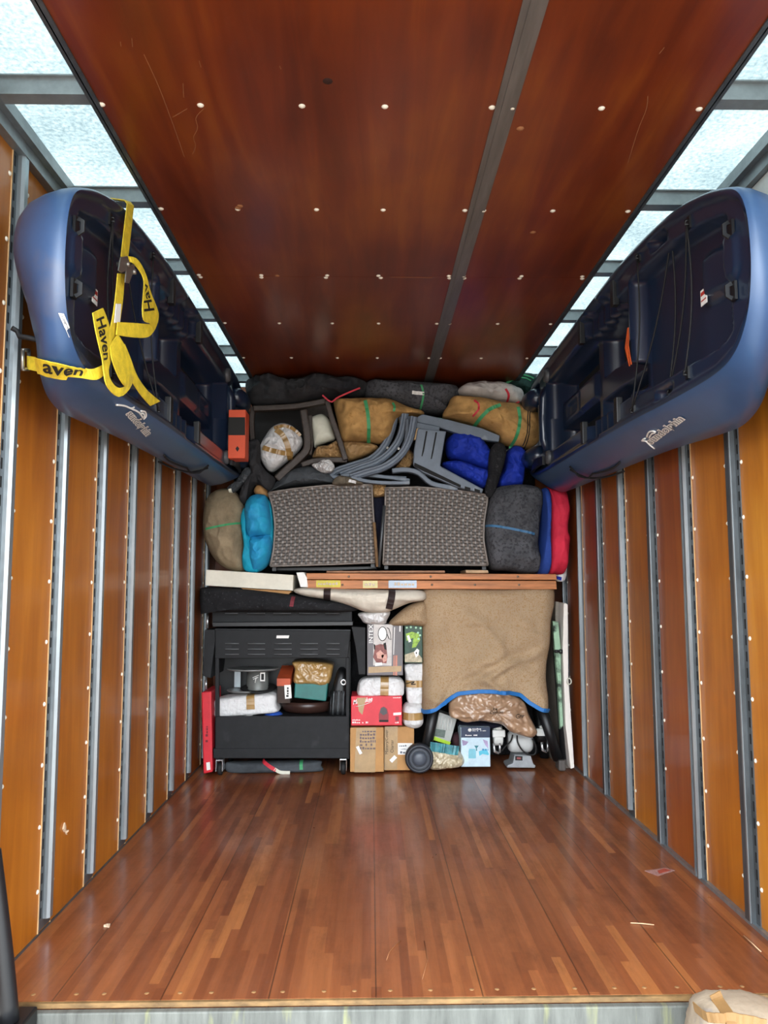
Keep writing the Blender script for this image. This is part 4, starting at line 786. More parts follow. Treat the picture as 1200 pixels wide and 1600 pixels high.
for k, (a, b, m_) in enumerate((((1098, 985), (1118, 1262), M('weathered_stick', '#8a6a48', .8, var=.3)), ((1162, 880), (1128, 1265), M_steel))):
    g = MB(); p = c3(a, b); g.tube([at(*p[0], 4.83), at(*p[1], 4.83)], .01, 8)
    g.build('garden_stake', m_, label=('brown wooden stake' if k == 0 else 'thin grey metal stake') + ' leaning in the gap between the wicker tables', cat='stake')
soft('moving_blanket', 'dark grey folded blanket bound with one blue cord, beside the red cushion', 'blanket', c4((690, 850), (735, 775), (860, 755), (965, 765), (1012, 800), (1010, 900), (988, 1100), (992, 1295), (800, 1288), (705, 1272), (672, 1150), (662, 1000)), 4.95, .4, F_felt, [('blue_cord', c4((668, 995), (760, 1010), (860, 1030), (985, 1056)), .014, B_blue)], e=3.4, amp=.016, fs=6, seed=30, folds=(1.4, 28, .006))
Q_ = thing('cushion', 'red seat cushion with blue side standing on end against the wall', 'cushion', tuple(at(860, 900, 4.95)))
p = Puff(c4((1040, 800), (1060, 780), (1140, 785), (1165, 830), (1172, 920), (1158, 1040), (1175, 1100), (1165, 1190), (1152, 1300), (1100, 1312), (1045, 1305), (1036, 1100)), 4.95, .42, e=3.2, amp=.01, seed=31, folds=(1.57, 36, .005)); p.build('cushion_face', F_red, Q_)
p = Puff(c4((1012, 795), (1046, 788), (1052, 900), (1046, 1100), (1048, 1305), (990, 1300), (998, 1120), (1010, 950)), 4.93, .42, e=3.4, amp=.006, seed=32); p.build('cushion_side', F_blue, Q_)
soft('plastic_wrapping', 'scrap of white plastic film under the red cushion by the wall', 'plastic', c4((1110, 1318), (1150, 1290), (1172, 1200), (1182, 1260), (1170, 1345), (1120, 1352)), 4.93, .06, P_white, [('blue_print', c4((1118, 1330), (1150, 1338)), .02, F_royal)], amp=.01, seed=33)
# ---- boards between the rows
def plank(name, label, cat, px, Y, depth, mat, bevel=.003, **k): g = MB(); g.prism([xz(at(x, y, Y)) for x, y in px], Y, Y+depth); return g.build(name, mat, label=label, cat=cat, bevel=bevel, **k)
plank('foam_board', 'thick white foam board lying on black felt above the cart', 'board', c5((100, 92), (725, 130), (720, 242), (95, 205)), 4.80, .5, M('white_foam', '#e2dccb', .7, var=.06, wear=('#b9b6a0', 5, .66)))
plank('cardboard_sheet', 'strip of brown cardboard sandwiched under the white foam board', 'cardboard', c5((350, 222), (715, 245), (690, 268), (600, 266), (380, 246)), 4.83, .3, M_box)
plank('black_batten', 'thin black batten lying under the wicker tables', 'slat', c3((460, 1268), (1110, 1258), (1112, 1276), (800, 1288), (470, 1286)), 4.96, .3, M_blk)
plank('wood_strip', 'thin reddish wood strip directly on top of the orange beams', 'wood', c4((-320, 1288), (420, 1286), (422, 1300), (-320, 1300)), 4.88, .35, M('reddish_wood', '#b08060', .7)); plank('wood_strip', 'short pale wood strip on the orange beams under the right-hand wicker table', 'wood', c4((550, 1282), (690, 1284), (694, 1302), (552, 1302)), 4.88, .3, M('pale_pine', '#d3ad86', .7))
for i, (y0, y1, lab) in enumerate(((895.5, 905.2, 'upper of two orange wooden beams across the load, with bolt heads'), (906.2, 920, 'lower of two orange wooden beams across the load, with stuck-on paper labels'))):
    Y = 4.79+.004*i; t = thing('wooden_beam', lab, 'beam', tuple(at(668, y1, Y)), 'orange wooden beams')
    g = MB(); g.prism([xz(at(x, y, Y)) for x, y in ((478, y0), (869, y0+1.5), (870, y1+.8), (480, y1))], Y, Y+.42); g.build('beam', M_pine, t, bevel=.003)
    for x in ((545, 673, 809) if i == 0 else (535, 675, 742, 811)): q = at(x, (y0+y1)/2+.6, Y); g = MB(); g.lathe([(0, .004), (.005, .0035), (.0075, 0)], q, (0, -1, 0), 10); g.build('bolt', M_bolt, t)
    if i:
        for r_, mm, tx in (((494, 906.8, 532, 917.5), M('yellow_label', '#d9c94a', .6), 'FRAGILE'), ((567, 907.5, 590, 918.8), M('cream_label', '#e3d79a', .6), 'SPA'), ((607, 907, 651, 918.8), M('pale_blue_label', '#c7d6e6', .6), 'Q Mayfair')):
            g = MB(); patch(g, R4(*r_), Y); o = g.build('paper_label', mm, t); smudge((r_[0]+3, r_[1]+2.5, r_[2]-3, r_[3]-2.5), Y-.0016, M_bolt, o, 'handwriting')
plank('beam_end_cap', 'white plastic cap at the end of the orange beams, beside the white foam board', 'cap', c5((745, 112), (800, 110), (822, 150), (828, 218), (775, 216)), 4.785, .3, M_white)
soft('canvas_bundle', 'off-white folded canvas strapped with two dark bands, hanging under the orange beams', 'bundle', [(459, 924), (470, 918.5), (520, 919.5), (600, 921.5), (655, 922), (666, 930), (662, 938), (640, 942), (618, 951), (600, 957), (572, 956), (545, 946), (510, 937), (475, 931)], 4.86, .3, F_canvas, [('dark_strap', [(511, 919), (511, 928), (510, 938)], .042, B_dark), ('dark_strap', [(613, 921), (612, 932), (608, 952)], .042, B_dark)], e=2.8, amp=.008, fs=10, seed=34, folds=(1.5, 60, .004))
soft('plastic_bag', 'crumpled white plastic bag tucked under the off-white canvas', 'bag', c6((150, 292), (250, 272), (350, 252), (398, 282), (372, 345), (350, 375), (210, 372), (170, 335)), 4.9, .2, P_white, amp=.014, fs=14, seed=35)
soft('felt_blanket', 'thick black felt blanket folded on top of the cart lid', 'blanket', c5((80, 262), (108, 218), (350, 225), (600, 250), (850, 285), (1000, 310), (1150, 335), (1150, 388), (700, 392), (140, 392), (90, 405)), 4.98, .5, F_black, [('red_tag', c5((722, 285), (712, 355)), .022, M('faded_red', '#7c2f38', .8))], e=4, amp=.014, fs=7, seed=36)
# ------------------------------------------------------------------ black flat-top grill cart and what is stowed in it
M_grill = M('black_powder_coat', '#202123', .6, spec=.25, var=.12, vs=16, bump=.15, bs=400, wear=('#2c2d2f', 8, .64)); M_grill2 = M('black_sheet', '#121315', .45, var=.1)
M_louv = M('louvre_highlight', '#66686a', .5); M_chrome = M('caster_chrome', '#d5d6d6', .25, .8); M_rub = M('black_rubber', '#111112', .7)  # louvre grey carries the edge highlight in its colour
YG = 4.84
G_ = thing('grill_cart', 'black flat-top grill cart on casters with vented panels, full of stowed goods', 'grill', tuple(at(435, 1205, YG+.2)))
def sheet(name, px, Y, t, parent=G_, mat=M_grill, bevel=.003): g = MB(); g.prism([xz(at(x, y, Y)) for x, y in px], Y, Y+t); return g.build(name, mat, parent, bevel=bevel)
lid = sheet('lid', c5((145, 380), (1142, 380), (1144, 462), (145, 470)), YG+.02, .45); sheet('lid_lip', c5((142, 468), (1150, 462), (1150, 492), (146, 500)), YG-.01, .5, mat=M_grill2)
def vent(px, Y, parent):      # pressed louvre: dark slot under a small rounded hood, its highlight painted in lighter grey
    x0, y0, x1, y1 = px; g = MB(); patch(g, R4(*px), Y, 0, .0006); o = g.build('vent_slot', M_dark, parent)
    g = MB(); a, b = at(x0, y0, Y), at(x1, y0, Y); g.tube([(a.x, Y, a.z), (b.x, Y, b.z)], .0032, 6); g.build('louvre', M_louv, o)
P5 = lambda x, y: c5((x, y))[0]
for x0, x1 in ((235, 330), (392, 522), (580, 708), (765, 895), (952, 1055)): a = P5(x0, 404); b = P5(x1, 420); vent((*a, *b), YG+.02, lid)
body = sheet('control_panel', c5((165, 520), (1132, 530), (1112, 722), (165, 726)), YG, .02)
for r in (620, 660, 697):
    for x0, x1 in ((237, 335), (398, 522), (585, 712), (773, 900), (960, 1055)): a = P5(x0, r); b = P5(x1, r+12); vent((*a, *b), YG, body)
prints('badge', M_white, body, YG, c5((605, 562), (695, 562), (690, 582), (603, 582)))
sheet('griddle_box', c5((160, 512), (1135, 520), (1130, 600), (165, 600)), YG+.02, .44, mat=M_grill2)
sheet('side_shelf', c5((90, 522), (162, 520), (166, 600), (160, 640), (132, 868), (78, 850)), YG+.0, .42); sheet('side_shelf', c6((95, 395), (205, 402), (205, 770), (152, 772), (128, 560)), YG+.0, .42)
for px in (((165, 720), (192, 720), (192, 1445), (165, 1445)), ((1100, 720), (1124, 720), (1124, 1445), (1100, 1445))):
    sheet('leg', c5(*px), YG+.004, .03); sheet('leg', c5(*px), YG+.42, .03)
sheet('lower_panel', c5((168, 1140), (1118, 1140), (1118, 1372), (168, 1372)), YG, .012); sheet('base_rail', c5((152, 1370), (1120, 1368), (1118, 1440), (154, 1440)), YG-.006, .46)
sheet('back_panel', c5((165, 600), (1135, 600), (1135, 1400), (165, 1400)), YG+.44, .01, mat=M_grill2)
g = MB(); a = at(*P5(170, 1148), YG); b = at(*P5(1115, 1148), YG); g.box(a.x, b.x, YG+.02, YG+.44, a.z-.02, a.z-.002); g.build('shelf', M_grill2, G_)
for x in (195, 1080):
    for dy in (.04, .40):
        q = at(*P5(x, 1520), YG); c = thing('caster', None, None, (q.x, YG+dy, .0)); c.parent = G_; c.location = Vector((q.x, YG+dy, 0)) - Vector(WORLD['grill_cart'])
        g = MB(); g.lathe([(.01, -.013), (.034, -.013), (.038, -.008), (.038, .008), (.034, .013), (.01, .013)], (q.x, YG+dy, .038), (1, 0, 0), 20); g.build('caster_wheel', M_rub, c)
        g = MB(); g.box(q.x-.021, q.x-.017, YG+dy-.05, YG+dy+.02, .03, .095); g.box(q.x+.017, q.x+.021, YG+dy-.05, YG+dy+.02, .03, .095); g.box(q.x-.021, q.x+.021, YG+dy-.05, YG+dy+.02, .092, .1); g.build('caster_fork', M_chrome, c, bevel=.002)
for px in (c5((112, 420), (108, 510)), c5((100, 880), (99, 945))):
    g = MB(); g.tube([at(*px[0], YG+.05), at(*px[1], YG+.05)], .008, 8); g.build('hinge_pin', M_chrome, G_)
# stowed goods
def gip(*p): return gi(*p)
def disc_box(): pass
YS = YG+.05; zs = at(*P5(600, 1140), YG).z-.002
c = at(*gip((320, 310))[0], YS); dz = lambda y: at(*gip((320, y))[0], YS+.2).z
R_ = thing('cable_reel', 'dark metal reel with grey hub lying in the cart on top of a white packet', 'reel', (c.x+.05, YS+.2, dz(305)))
rx = .0
for nm, y in (('flange', 130), ('flange', 297)):
    g = MB(); g.lathe([(0, .0), (.155, .0), (.165, .006), (.165, .012), (.15, .012), (.14, .006), (0, .006)], (c.x, YS+.2, dz(y)-.006), (.0, .03, 1), 40); g.build(nm, M('reel_metal', '#8f908e', .4, .3), R_)
g = MB(); g.lathe([(.075, .0), (.07, .01), (.07, dz(138)-dz(285)), (0, dz(138)-dz(285))], (c.x+.03, YS+.2, dz(290)), (0, 0, 1), 28); hub = g.build('hub', M('hub_grey', '#7b7c78', .45, .3), R_)
g = MB(); q = at(*gip((415, 228))[0], YS+.12); g.box(q.x, q.x+.03, YS+.126, YS+.129, q.z, q.z+.055); g.box(q.x+.006, q.x+.024, YS+.1254, YS+.126, q.z+.008, q.z+.046, 1); g.build('barcode_label', [M_white, M_ink], hub)
g = MB()
for a, b in (((355, 200), (405, 178)), ((360, 212), (400, 196)), ((375, 240), (385, 195))): g.tube([at(*gip(a)[0], YS+.125), at(*gip(b)[0], YS+.125)], .0025, 5)
g.build('handwriting', M_white, hub)
g = MB(); g.lathe([(.06, 0), (.1, .004), (.115, .016), (.1, .02), (.07, .012)], (c.x+.045, YS+.14, dz(285)-.002), (0, -.15, 1), 30); g.build('rubber_ring', M_rub, R_)
g = MB(); q = at(*gip((235, 200))[0], YS+.3); g.box(q.x-.02, q.x+.02, YS+.3, YS+.31, q.z-.06, q.z+.06); g.build('bracket', M_galv, R_)
p = Puff(gip((75, 365), (200, 335), (400, 318), (545, 316), (560, 400), (568, 455), (400, 475), (200, 490), (80, 496), (70, 430)), YS+.12, .24, e=7, amp=.004, seed=40, crisp=0)
t = thing('white_packet', 'flat white paper packet with one strip of brown tape, on the cart shelf', 'packet', tuple(at(*gip((320, 495))[0], YS+.12))); p.build('wrapping', P_white, t); g = MB(); p.band(g, gip((335, 328), (340, 380), (342, 450)), .05); g.build('tape', P_tape, t)
soft('plastic_pouch', 'dark blue printed pouch under the white packet in the cart', 'pouch', gip((130, 500), (200, 492), (380, 480), (385, 520), (130, 525)), YS+.1, .15, M('navy_film', '#1b2747', .4), [('white_print', gip((290, 502), (355, 498)), .02, M_white)], amp=.006, seed=41)
soft('cloth_bundle', 'bright blue cloth bundle peeking out under the white packet in the cart', 'cloth', gip((430, 515), (460, 480), (540, 462), (585, 480), (600, 520), (440, 530)), YS+.08, .12, M('bright_blue_cloth', '#1e4fae', .8), amp=.01, seed=42)
g = MB(); q = [at(x, y, YS+.02) for x, y in gip((550, 205), (658, 205), (658, 265), (550, 265))]; r = [at(x, y, YS+.28) for x, y in gip((590, 100), (690, 100), (690, 180), (590, 180))]
t = thing('shoe_box', 'orange lidded box with a white sticker, leaning back in the cart', 'box', tuple(at(*gip((610, 365))[0], YS+.1)))
g.add([tuple(v) for v in q+r], [(0, 3, 2, 1), (4, 5, 6, 7), (0, 1, 5, 4), (2, 3, 7, 6), (1, 2, 6, 5), (0, 4, 7, 3)]); g.build('lid', M('burnt_orange_card', '#c1512a', .55), t)
a = at(*gip((553, 375))[0], YS+.025); b = at(*gip((655, 262))[0], YS+.025); g = MB(); g.box(a.x, b.x, YS+.025, YS+.28, a.z-.02, b.z); o = g.build('box_base', M('dark_brown_card', '#3a2a22', .7), t)
g = MB(); patch(g, gip((608, 258), (660, 255), (668, 362), (615, 368)), YS+.02); l_ = g.build('sticker', M_white, o); smudge((*gi((622, 275))[0], *gi((648, 352))[0]), YS+.018, M_ink, l_, rot=1)
Bx = thing('storage_tub', 'teal storage box with its lid wrapped in glossy brown tape, in the cart', 'box', tuple(at(*gip((830, 385))[0], YS+.2)))
def frust(px, Y0_, Y1_, mat, nm, grow=1.0):
    g = MB(); q = [at(x, y, Y0_) for x, y in px]; d = Y1_-Y0_; g.add([tuple(v) for v in q]+[(v.x, v.y+d, v.z) for v in q], [(0, 3, 2, 1), (4, 5, 6, 7), (0, 1, 5, 4), (2, 3, 7, 6), (1, 2, 6, 5), (0, 4, 7, 3)]); return g.build(nm, mat, Bx, bevel=.006)
frust(gip((693, 228), (958, 238), (942, 388), (686, 360)), YS+.06, YS+.30, M('teal_box', '#1f6f69', .45), 'tub')
p = Puff(gip((683, 62), (800, 55), (985, 75), (1000, 130), (960, 245), (830, 238), (695, 230), (700, 120)), YS+.17, .25, e=6, amp=.006, fs=16, seed=43); p.build('taped_lid', P_tape, Bx)
q = at(*gip((790, 440))[0], YS+.18); zt_ = at(*gip((790, 375))[0], YS+.18).z
g = MB(); g.lathe([(.0, zs-zt_), (.142, zs-zt_), (.158, -.05), (.165, -.03), (.168, 0), (.155, 0), (.15, -.03), (0, -.03)], (q.x, YS+.2, zt_), (0, 0, 1), 36); g.build('planter_bowl', M('dark_brown_glaze', '#3a2620', .35), label='dark brown round bowl under the teal box in the cart', cat='bowl')
K_ = thing('ribbed_case', 'black case with upright ribs and a round catch, at the end of the cart shelf', 'case', tuple(at(*gip((1045, 505))[0], YS+.1)))
p = Puff(gip((1010, 210), (1040, 130), (1080, 118), (1108, 160), (1112, 300), (1112, 505), (965, 505), (985, 330)), YS+.14, .22, e=4, amp=.002, seed=44); p.build('case_body', M_grill2, K_)
for k in range(7):
    a, b = gip((985+k*20-k*1.5*0, 300+abs(k-3)*4), (972+k*21, 500)); g = MB(); pts = []
    for f_ in np.linspace(0, 1, 7):
        q = at(a[0]+(b[0]-a[0])*f_, a[1]+(b[1]-a[1])*f_, YS+.03); pts.append((q.x, p.front(q.x, q.z)-.002, q.z))
    g.tube(pts, .006, 6); g.build('rib', M_steel if k % 2 else M_blk, K_)
q = at(*gip((1080, 237))[0], YS+.02); g = MB(); g.lathe([(.008, 0), (.012, -.004), (.019, -.004), (.021, 0)], (q.x, p.front(q.x, q.z)-.002, q.z), (0, 1, 0), 20); g.build('round_catch', M_chrome, K_)
# below and beside the cart
soft('blanket_roll', 'dark grey blanket roll on the floor under the cart, with red strap and green band', 'blanket', c5((240, 1474), (300, 1462), (600, 1458), (900, 1455), (922, 1490), (915, 1530), (600, 1538), (300, 1542), (240, 1520)), 4.95, .12, F_grey, [('red_strap', c5((500, 1462), (545, 1490), (600, 1525)), .022, B_red), ('green_band', c5((778, 1465), (780, 1522)), .02, B_green), ('white_strap_end', c5((590, 1515), (630, 1538), (700, 1542)), .02, P_cream)], e=2.2, amp=.005, seed=45)
t = thing('tool_case', 'slim red upright case between the cart and the wall', 'case', tuple(at(322, 1208, 4.86)))
g = MB(); g.prism([xz(at(x, y, 4.84)) for x, y in c5((66, 968), (138, 962), (147, 1540), (80, 1552))], 4.84, 5.15); g.build('case_shell', M('tool_red', '#cf2230', .5, var=.08), t, bevel=.008)
g = MB(); a, b = c5((95, 1205), (118, 1325)); smudge((a[0], a[1], b[0], b[1]), 4.839, M('case_print', '#7a1520', .6), t, 'lettering', rot=1)
prints('sticker', M_white, t, 4.84, c5((102, 1470), (128, 1466), (132, 1520), (106, 1526)))
# ------------------------------------------------------------------ cartons and bundles in the middle
YB_ = 4.86
def B(*p): return bx(*p)
t, a, b = carton('product_box', 'grey product carton with white upright lettering and red-brown picture, standing on a white bundle', 'box', (573.5, 975, 629.5, 1055.5), YB_, .2, M('intex_grey', '#6b6668', .5, var=.05))
write('INTEX', (*B((228, 98))[0], *B((268, 280))[0]), YB_-.0006, M_white, t, rot=1, bold=.01)
prints('printed_panel', M('print_pale', '#c9c2bd', .5, var=.1, vs=30), t, YB_, B((275, 96), (462, 100), (450, 505), (270, 500)))
g = MB(); ov = [xz(at(*B((362+42*math.cos(k/14*math.pi), 190-68*math.sin(k/14*math.pi)))[0], YB_)) for k in range(28)]; g.prism(ov, YB_-.0026, YB_-.001)
g.build('printed_oval', M_white, t); g = MB(); pts = [at(*B((362+42*math.cos(k/14*math.pi), 190-68*math.sin(k/14*math.pi)))[0], YB_-.003) for k in range(28)]; g.tube(pts, .0022, 5, closed=True); pts = [at(*B(q)[0], YB_-.003) for q in ((405, 190), (425, 240), (445, 250), (440, 190), (425, 140), (405, 130))]; g.tube(pts, .0022, 5); g.build('printed_outline', M_ink, t)
prints('printed_picture', M('print_redbrown', '#8f4a42', .5, var=.3, vs=60), t, YB_-.001, B((290, 305), (340, 290), (400, 300), (410, 420), (400, 480), (300, 470), (270, 420)))
prints('printed_picture_shadow', M_ink, t, YB_-.002, B((370, 285), (395, 275), (402, 350), (380, 340)), B((275, 290), (292, 300), (290, 350), (278, 340)))
prints('printed_figure', M('print_skin', '#d9a08e', .5, var=.2, vs=80), t, YB_-.002, B((300, 380), (340, 350), (380, 390), (360, 440), (310, 430)), B((350, 400), (400, 390), (408, 450), (370, 470)))
prints('price_sticker', M_white, t, YB_-.002, B((288, 480), (355, 470), (360, 500), (290, 508))); prints('printed_stripe', M('print_coral', '#c9826c', .5), t, YB_, B((470, 405), (482, 405), (478, 598), (466, 598)), B((488, 402), (508, 402), (506, 598), (484, 598)))
prints('printed_text_line', M_white, t, YB_, B((476, 125), (484, 125), (474, 395), (467, 395)), B((528, 110), (540, 112), (538, 170), (527, 168)))
prints('tape', P_tape, t, YB_-.001, B((225, 515), (550, 505), (545, 560), (222, 575)))
t, a, b = carton('picture_box', 'dark green printed carton with a yellow-green leaf picture, next to the grey product carton', 'box', (632, 976, 660, 1036), YB_+.02, .18, M('print_darkgreen', '#1f4a36', .5, var=.25, vs=30))
prints('printed_leaves', M('print_lime', '#9fc93c', .5, var=.35, vs=50), t, YB_+.02, B((590, 190), (650, 170), (720, 190), (730, 250), (690, 320), (650, 330), (665, 230), (600, 260))); prints('printed_ground', M('print_sand', '#c2b596', .5, var=.25, vs=50), t, YB_+.02, B((580, 395), (690, 360), (750, 430), (750, 470), (582, 468)))
prints('sticker', M_white, t, YB_+.018, B((600, 210), (622, 202), (645, 265), (620, 275)))
for i, (x, y) in enumerate(((600, 130), (640, 125), (690, 130), (735, 135), (710, 180), (730, 205), (715, 240))): prints('printed_flower', M('print_mint', '#a9d8b4', .5), t, YB_+.018, [(B((x+11*math.cos(k), y+11*math.sin(k)))[0]) for k in np.linspace(0, 6.2, 8)[:-1]])
prints('printed_animal', M_white, t, YB_+.018, B((670, 370), (700, 335), (722, 350), (715, 400), (690, 425))); prints('printed_animal_spot', M_ink, t, YB_+.016, B((688, 372), (698, 368), (700, 385), (690, 390)))
def wrapped(label, px, Y, d, tapes, seed, e=5, name='paper_bundle'):
    return soft(name, label, 'bundle', px, Y, d, P_white, [('tape', q, w_, P_tape) for q, w_ in tapes], e=e, amp=.006, fs=12, seed=seed)
t_, p_ = wrapped('white paper bundle with one brown tape band, lying on the red carton', B((122, 680), (180, 618), (330, 602), (500, 608), (565, 650), (572, 720), (545, 790), (350, 796), (135, 792)), YB_+.1, .2, [(B((385, 606), (382, 700), (380, 794)), .05)], 50)
t_, p_ = wrapped('upright white paper bundle with scribbled tape band, under the green printed carton', B((575, 490), (680, 470), (780, 480), (775, 600), (782, 760), (775, 870), (620, 865), (592, 760), (585, 600)), YB_+.12, .16, [(B((590, 680), (690, 682), (778, 680)), .042)], 51)
g = MB(); o = [xz(at(*q, YB_)) for q in B((600, 690), (640, 672), (680, 668), (640, 690), (690, 690))]; g.tube([(x, p_.front(x, z)-.008, z) for x, z in smooth_open(o, 14)], .003, 5); g.build('handwriting', M_ink, t_)
wrapped('squat white paper bundle with brown tape, against the black tube leg', B((555, 930), (590, 870), (680, 852), (745, 870), (758, 960), (755, 1060), (700, 1105), (620, 1100), (560, 1050)), YB_+.1, .2, [(B((560, 1000), (660, 1003), (757, 1000)), .044)], 52, 3.2)
t, a, b = carton('tool_box_carton', 'red power-tool carton with white lettering and a drawn tool, between cardboard boxes and white bundle', 'box', (548.5, 1087.5, 628, 1134), YB_-.02, .24, M('carton_red', '#d32d3a', .5, var=.05))
Y_ = YB_-.02; g = MB(); aa = at(*B((75, 885))[0], Y_); letters(g, 'Milwaukee', (aa.x, Y_, aa.z), (1, 0, .17), (.12, 0, 1), .118, .03, 0, .02); g.build('lettering', M_white, t); g = MB(); g.tube([at(*B((95, 905))[0], Y_-.001), at(*B((170, 890))[0], Y_-.001), at(*B((255, 858))[0], Y_-.001)], .002, 4); g.build('underline', M_white, t)
prints('tool_picture', M('print_toolred', '#8e2a30', .5), t, Y_, B((325, 980), (345, 915), (375, 902), (408, 925), (422, 985), (420, 1055), (328, 1055))); prints('tool_picture_top', M('print_grey', '#4a4548', .5), t, Y_-.0012, B((335, 960), (348, 920), (375, 908), (400, 930), (408, 970), (370, 990))); prints('tool_picture_base', M_ink, t, Y_-.0012, B((330, 1035), (420, 1035), (420, 1055), (330, 1055)))
smudge((*B((65, 1028))[0], *B((145, 1044))[0]), Y_, M_white, t); smudge((*B((65, 1050))[0], *B((220, 1072))[0]), Y_, M_white, t)
prints('sticker', M_white, t, Y_, B((468, 965), (546, 960), (546, 985), (468, 990))); prints('printed_square', M('print_darkred', '#8d2430', .5), t, Y_, B((488, 1000), (522, 1000), (522, 1045), (488, 1045))); smudge((*B((485, 1053))[0], *B((520, 1070))[0]), Y_, M_white, t); smudge((*B((465, 810))[0], *B((540, 824))[0]), Y_, M_white, t)
prints('tape', P_tape, t, Y_-.0003, B((110, 820), (200, 815), (165, 985), (130, 950)))
t, a, b = carton('cardboard_box', 'tan cardboard box with shiny taped front and a small white sticker, beside the cart caster', 'box', (547, 1136.5, 599.5, 1206.5), YB_, .3, M_box)
prints('clear_tape', P_tape, t, YB_, B((105, 1112), (300, 1108), (290, 1548), (85, 1548))); prints('sticker', M_white, t, YB_-.0015, B((102, 1300), (128, 1288), (165, 1362), (138, 1375)))
smudge((*B((140, 1130))[0], *B((295, 1330))[0]), YB_-.0015, M('faded_ink', '#6d5a58', .6), t, 'handwriting', rows=6)
t, a, b = carton('cardboard_box', 'tan cardboard box with hand-written flap and white address label, behind the black wheel', 'box', (600.5, 1135.5, 647, 1204), YB_+.06, .3, M_box)
prints('tape', P_tape, t, YB_+.06, B((385, 1100), (512, 1098), (505, 1520), (378, 1525))); Yq = YB_+.0585
write('Mistery/Cover', (*B((388, 1130))[0], *B((425, 1370))[0]), Yq, M_ink, t, rot=1, name='handwriting'); write('Charter', (*B((440, 1230))[0], *B((470, 1355))[0]), Yq, M_ink, t, rot=1, name='handwriting')
g = MB(); patch(g, B((512, 1262), (655, 1262), (655, 1375), (512, 1375)), YB_+.06); o = g.build('address_label', M_white, t); smudge((*B((525, 1278))[0], *B((620, 1300))[0]), Yq, M('label_grey', '#6e7078', .6), o); smudge((*B((530, 1315))[0], *B((600, 1328))[0]), Yq, M('label_grey'), o); smudge((*B((535, 1340))[0], *B((600, 1370))[0]), Yq, M('label_grey'), o)
prints('sticker', M_white, t, YB_+.0585, B((430, 1430), (478, 1380), (505, 1405), (455, 1455)))
# ------------------------------------------------------------------ kettle barbecue under a burlap cover
YC = 4.80
Bq = thing('barbecue_cart', 'black-legged barbecue with one wheel, hidden under a burlap cover', 'barbecue', tuple(at(760, 1205, YC+.25)))
def leg(a, b, r, nm='leg', m_=M_grill2, n=12): g = MB(); g.tube([at(*a[:2], a[2]), at(*b[:2], b[2])], r, n); return g.build(nm, m_, Bq)
leg((681, 1095, YC+.10), (662, 1190, YC+.12), .034); leg((846, 1105, YC+.10), (872, 1186, YC+.14), .034); leg((686, 1095, YC+.5), (680, 1190, YC+.5), .03); leg((838, 1105, YC+.5), (852, 1192, YC+.5), .03)
leg((868, 1012, YC+.14), (880, 1186, YC+.14), .018, 'side_rail')
g = MB(); a = at(690, 960, YC+.15); b = at(838, 1066, YC+.15); g.box(a.x, b.x, YC+.16, YC+.44, b.z, a.z); g.build('firebox', M_grill2, Bq, bevel=.03)
q = at(655.5, 1185.5, YC+.04); Wl = thing('wheel', None, None, (q.x, YC+.07, q.z-.088)); Wl.parent = Bq; Wl.location = Vector((q.x, YC+.07, q.z-.088)) - Vector(WORLD['barbecue_cart'])
g = MB(); g.lathe([(.02, .04), (.075, .04), (.086, .03), (.088, .0), (.086, -.02), (.078, -.03), (.068, -.028), (.066, -.018), (.06, -.018), (.02, -.02)], (q.x, YC+.06, q.z), (0, 1, 0), 40); g.build('tyre', M('grey_black_tyre', '#2c2f36', .5), Wl)
g = MB(); g.lathe([(0, -.03), (.012, -.031), (.03, -.028), (.042, -.02), (.045, -.01)], (q.x, YC+.052, q.z), (0, 1, 0), 32); g.lathe([(.05, -.02), (.054, -.026), (.058, -.02)], (q.x, YC+.058, q.z), (0, 1, 0), 40); g.build('hub_cap', M('hub_slate', '#4c525c', .4), Wl)
q = at(876, 1192, YC+.15); g = MB(); g.box(q.x-.028, q.x+.016, YC+.08, YC+.18, q.z-.035, q.z+.03); g.build('foot', M('smoky_grey_plastic', '#5a5450', .5, var=.2), Bq, bevel=.01)
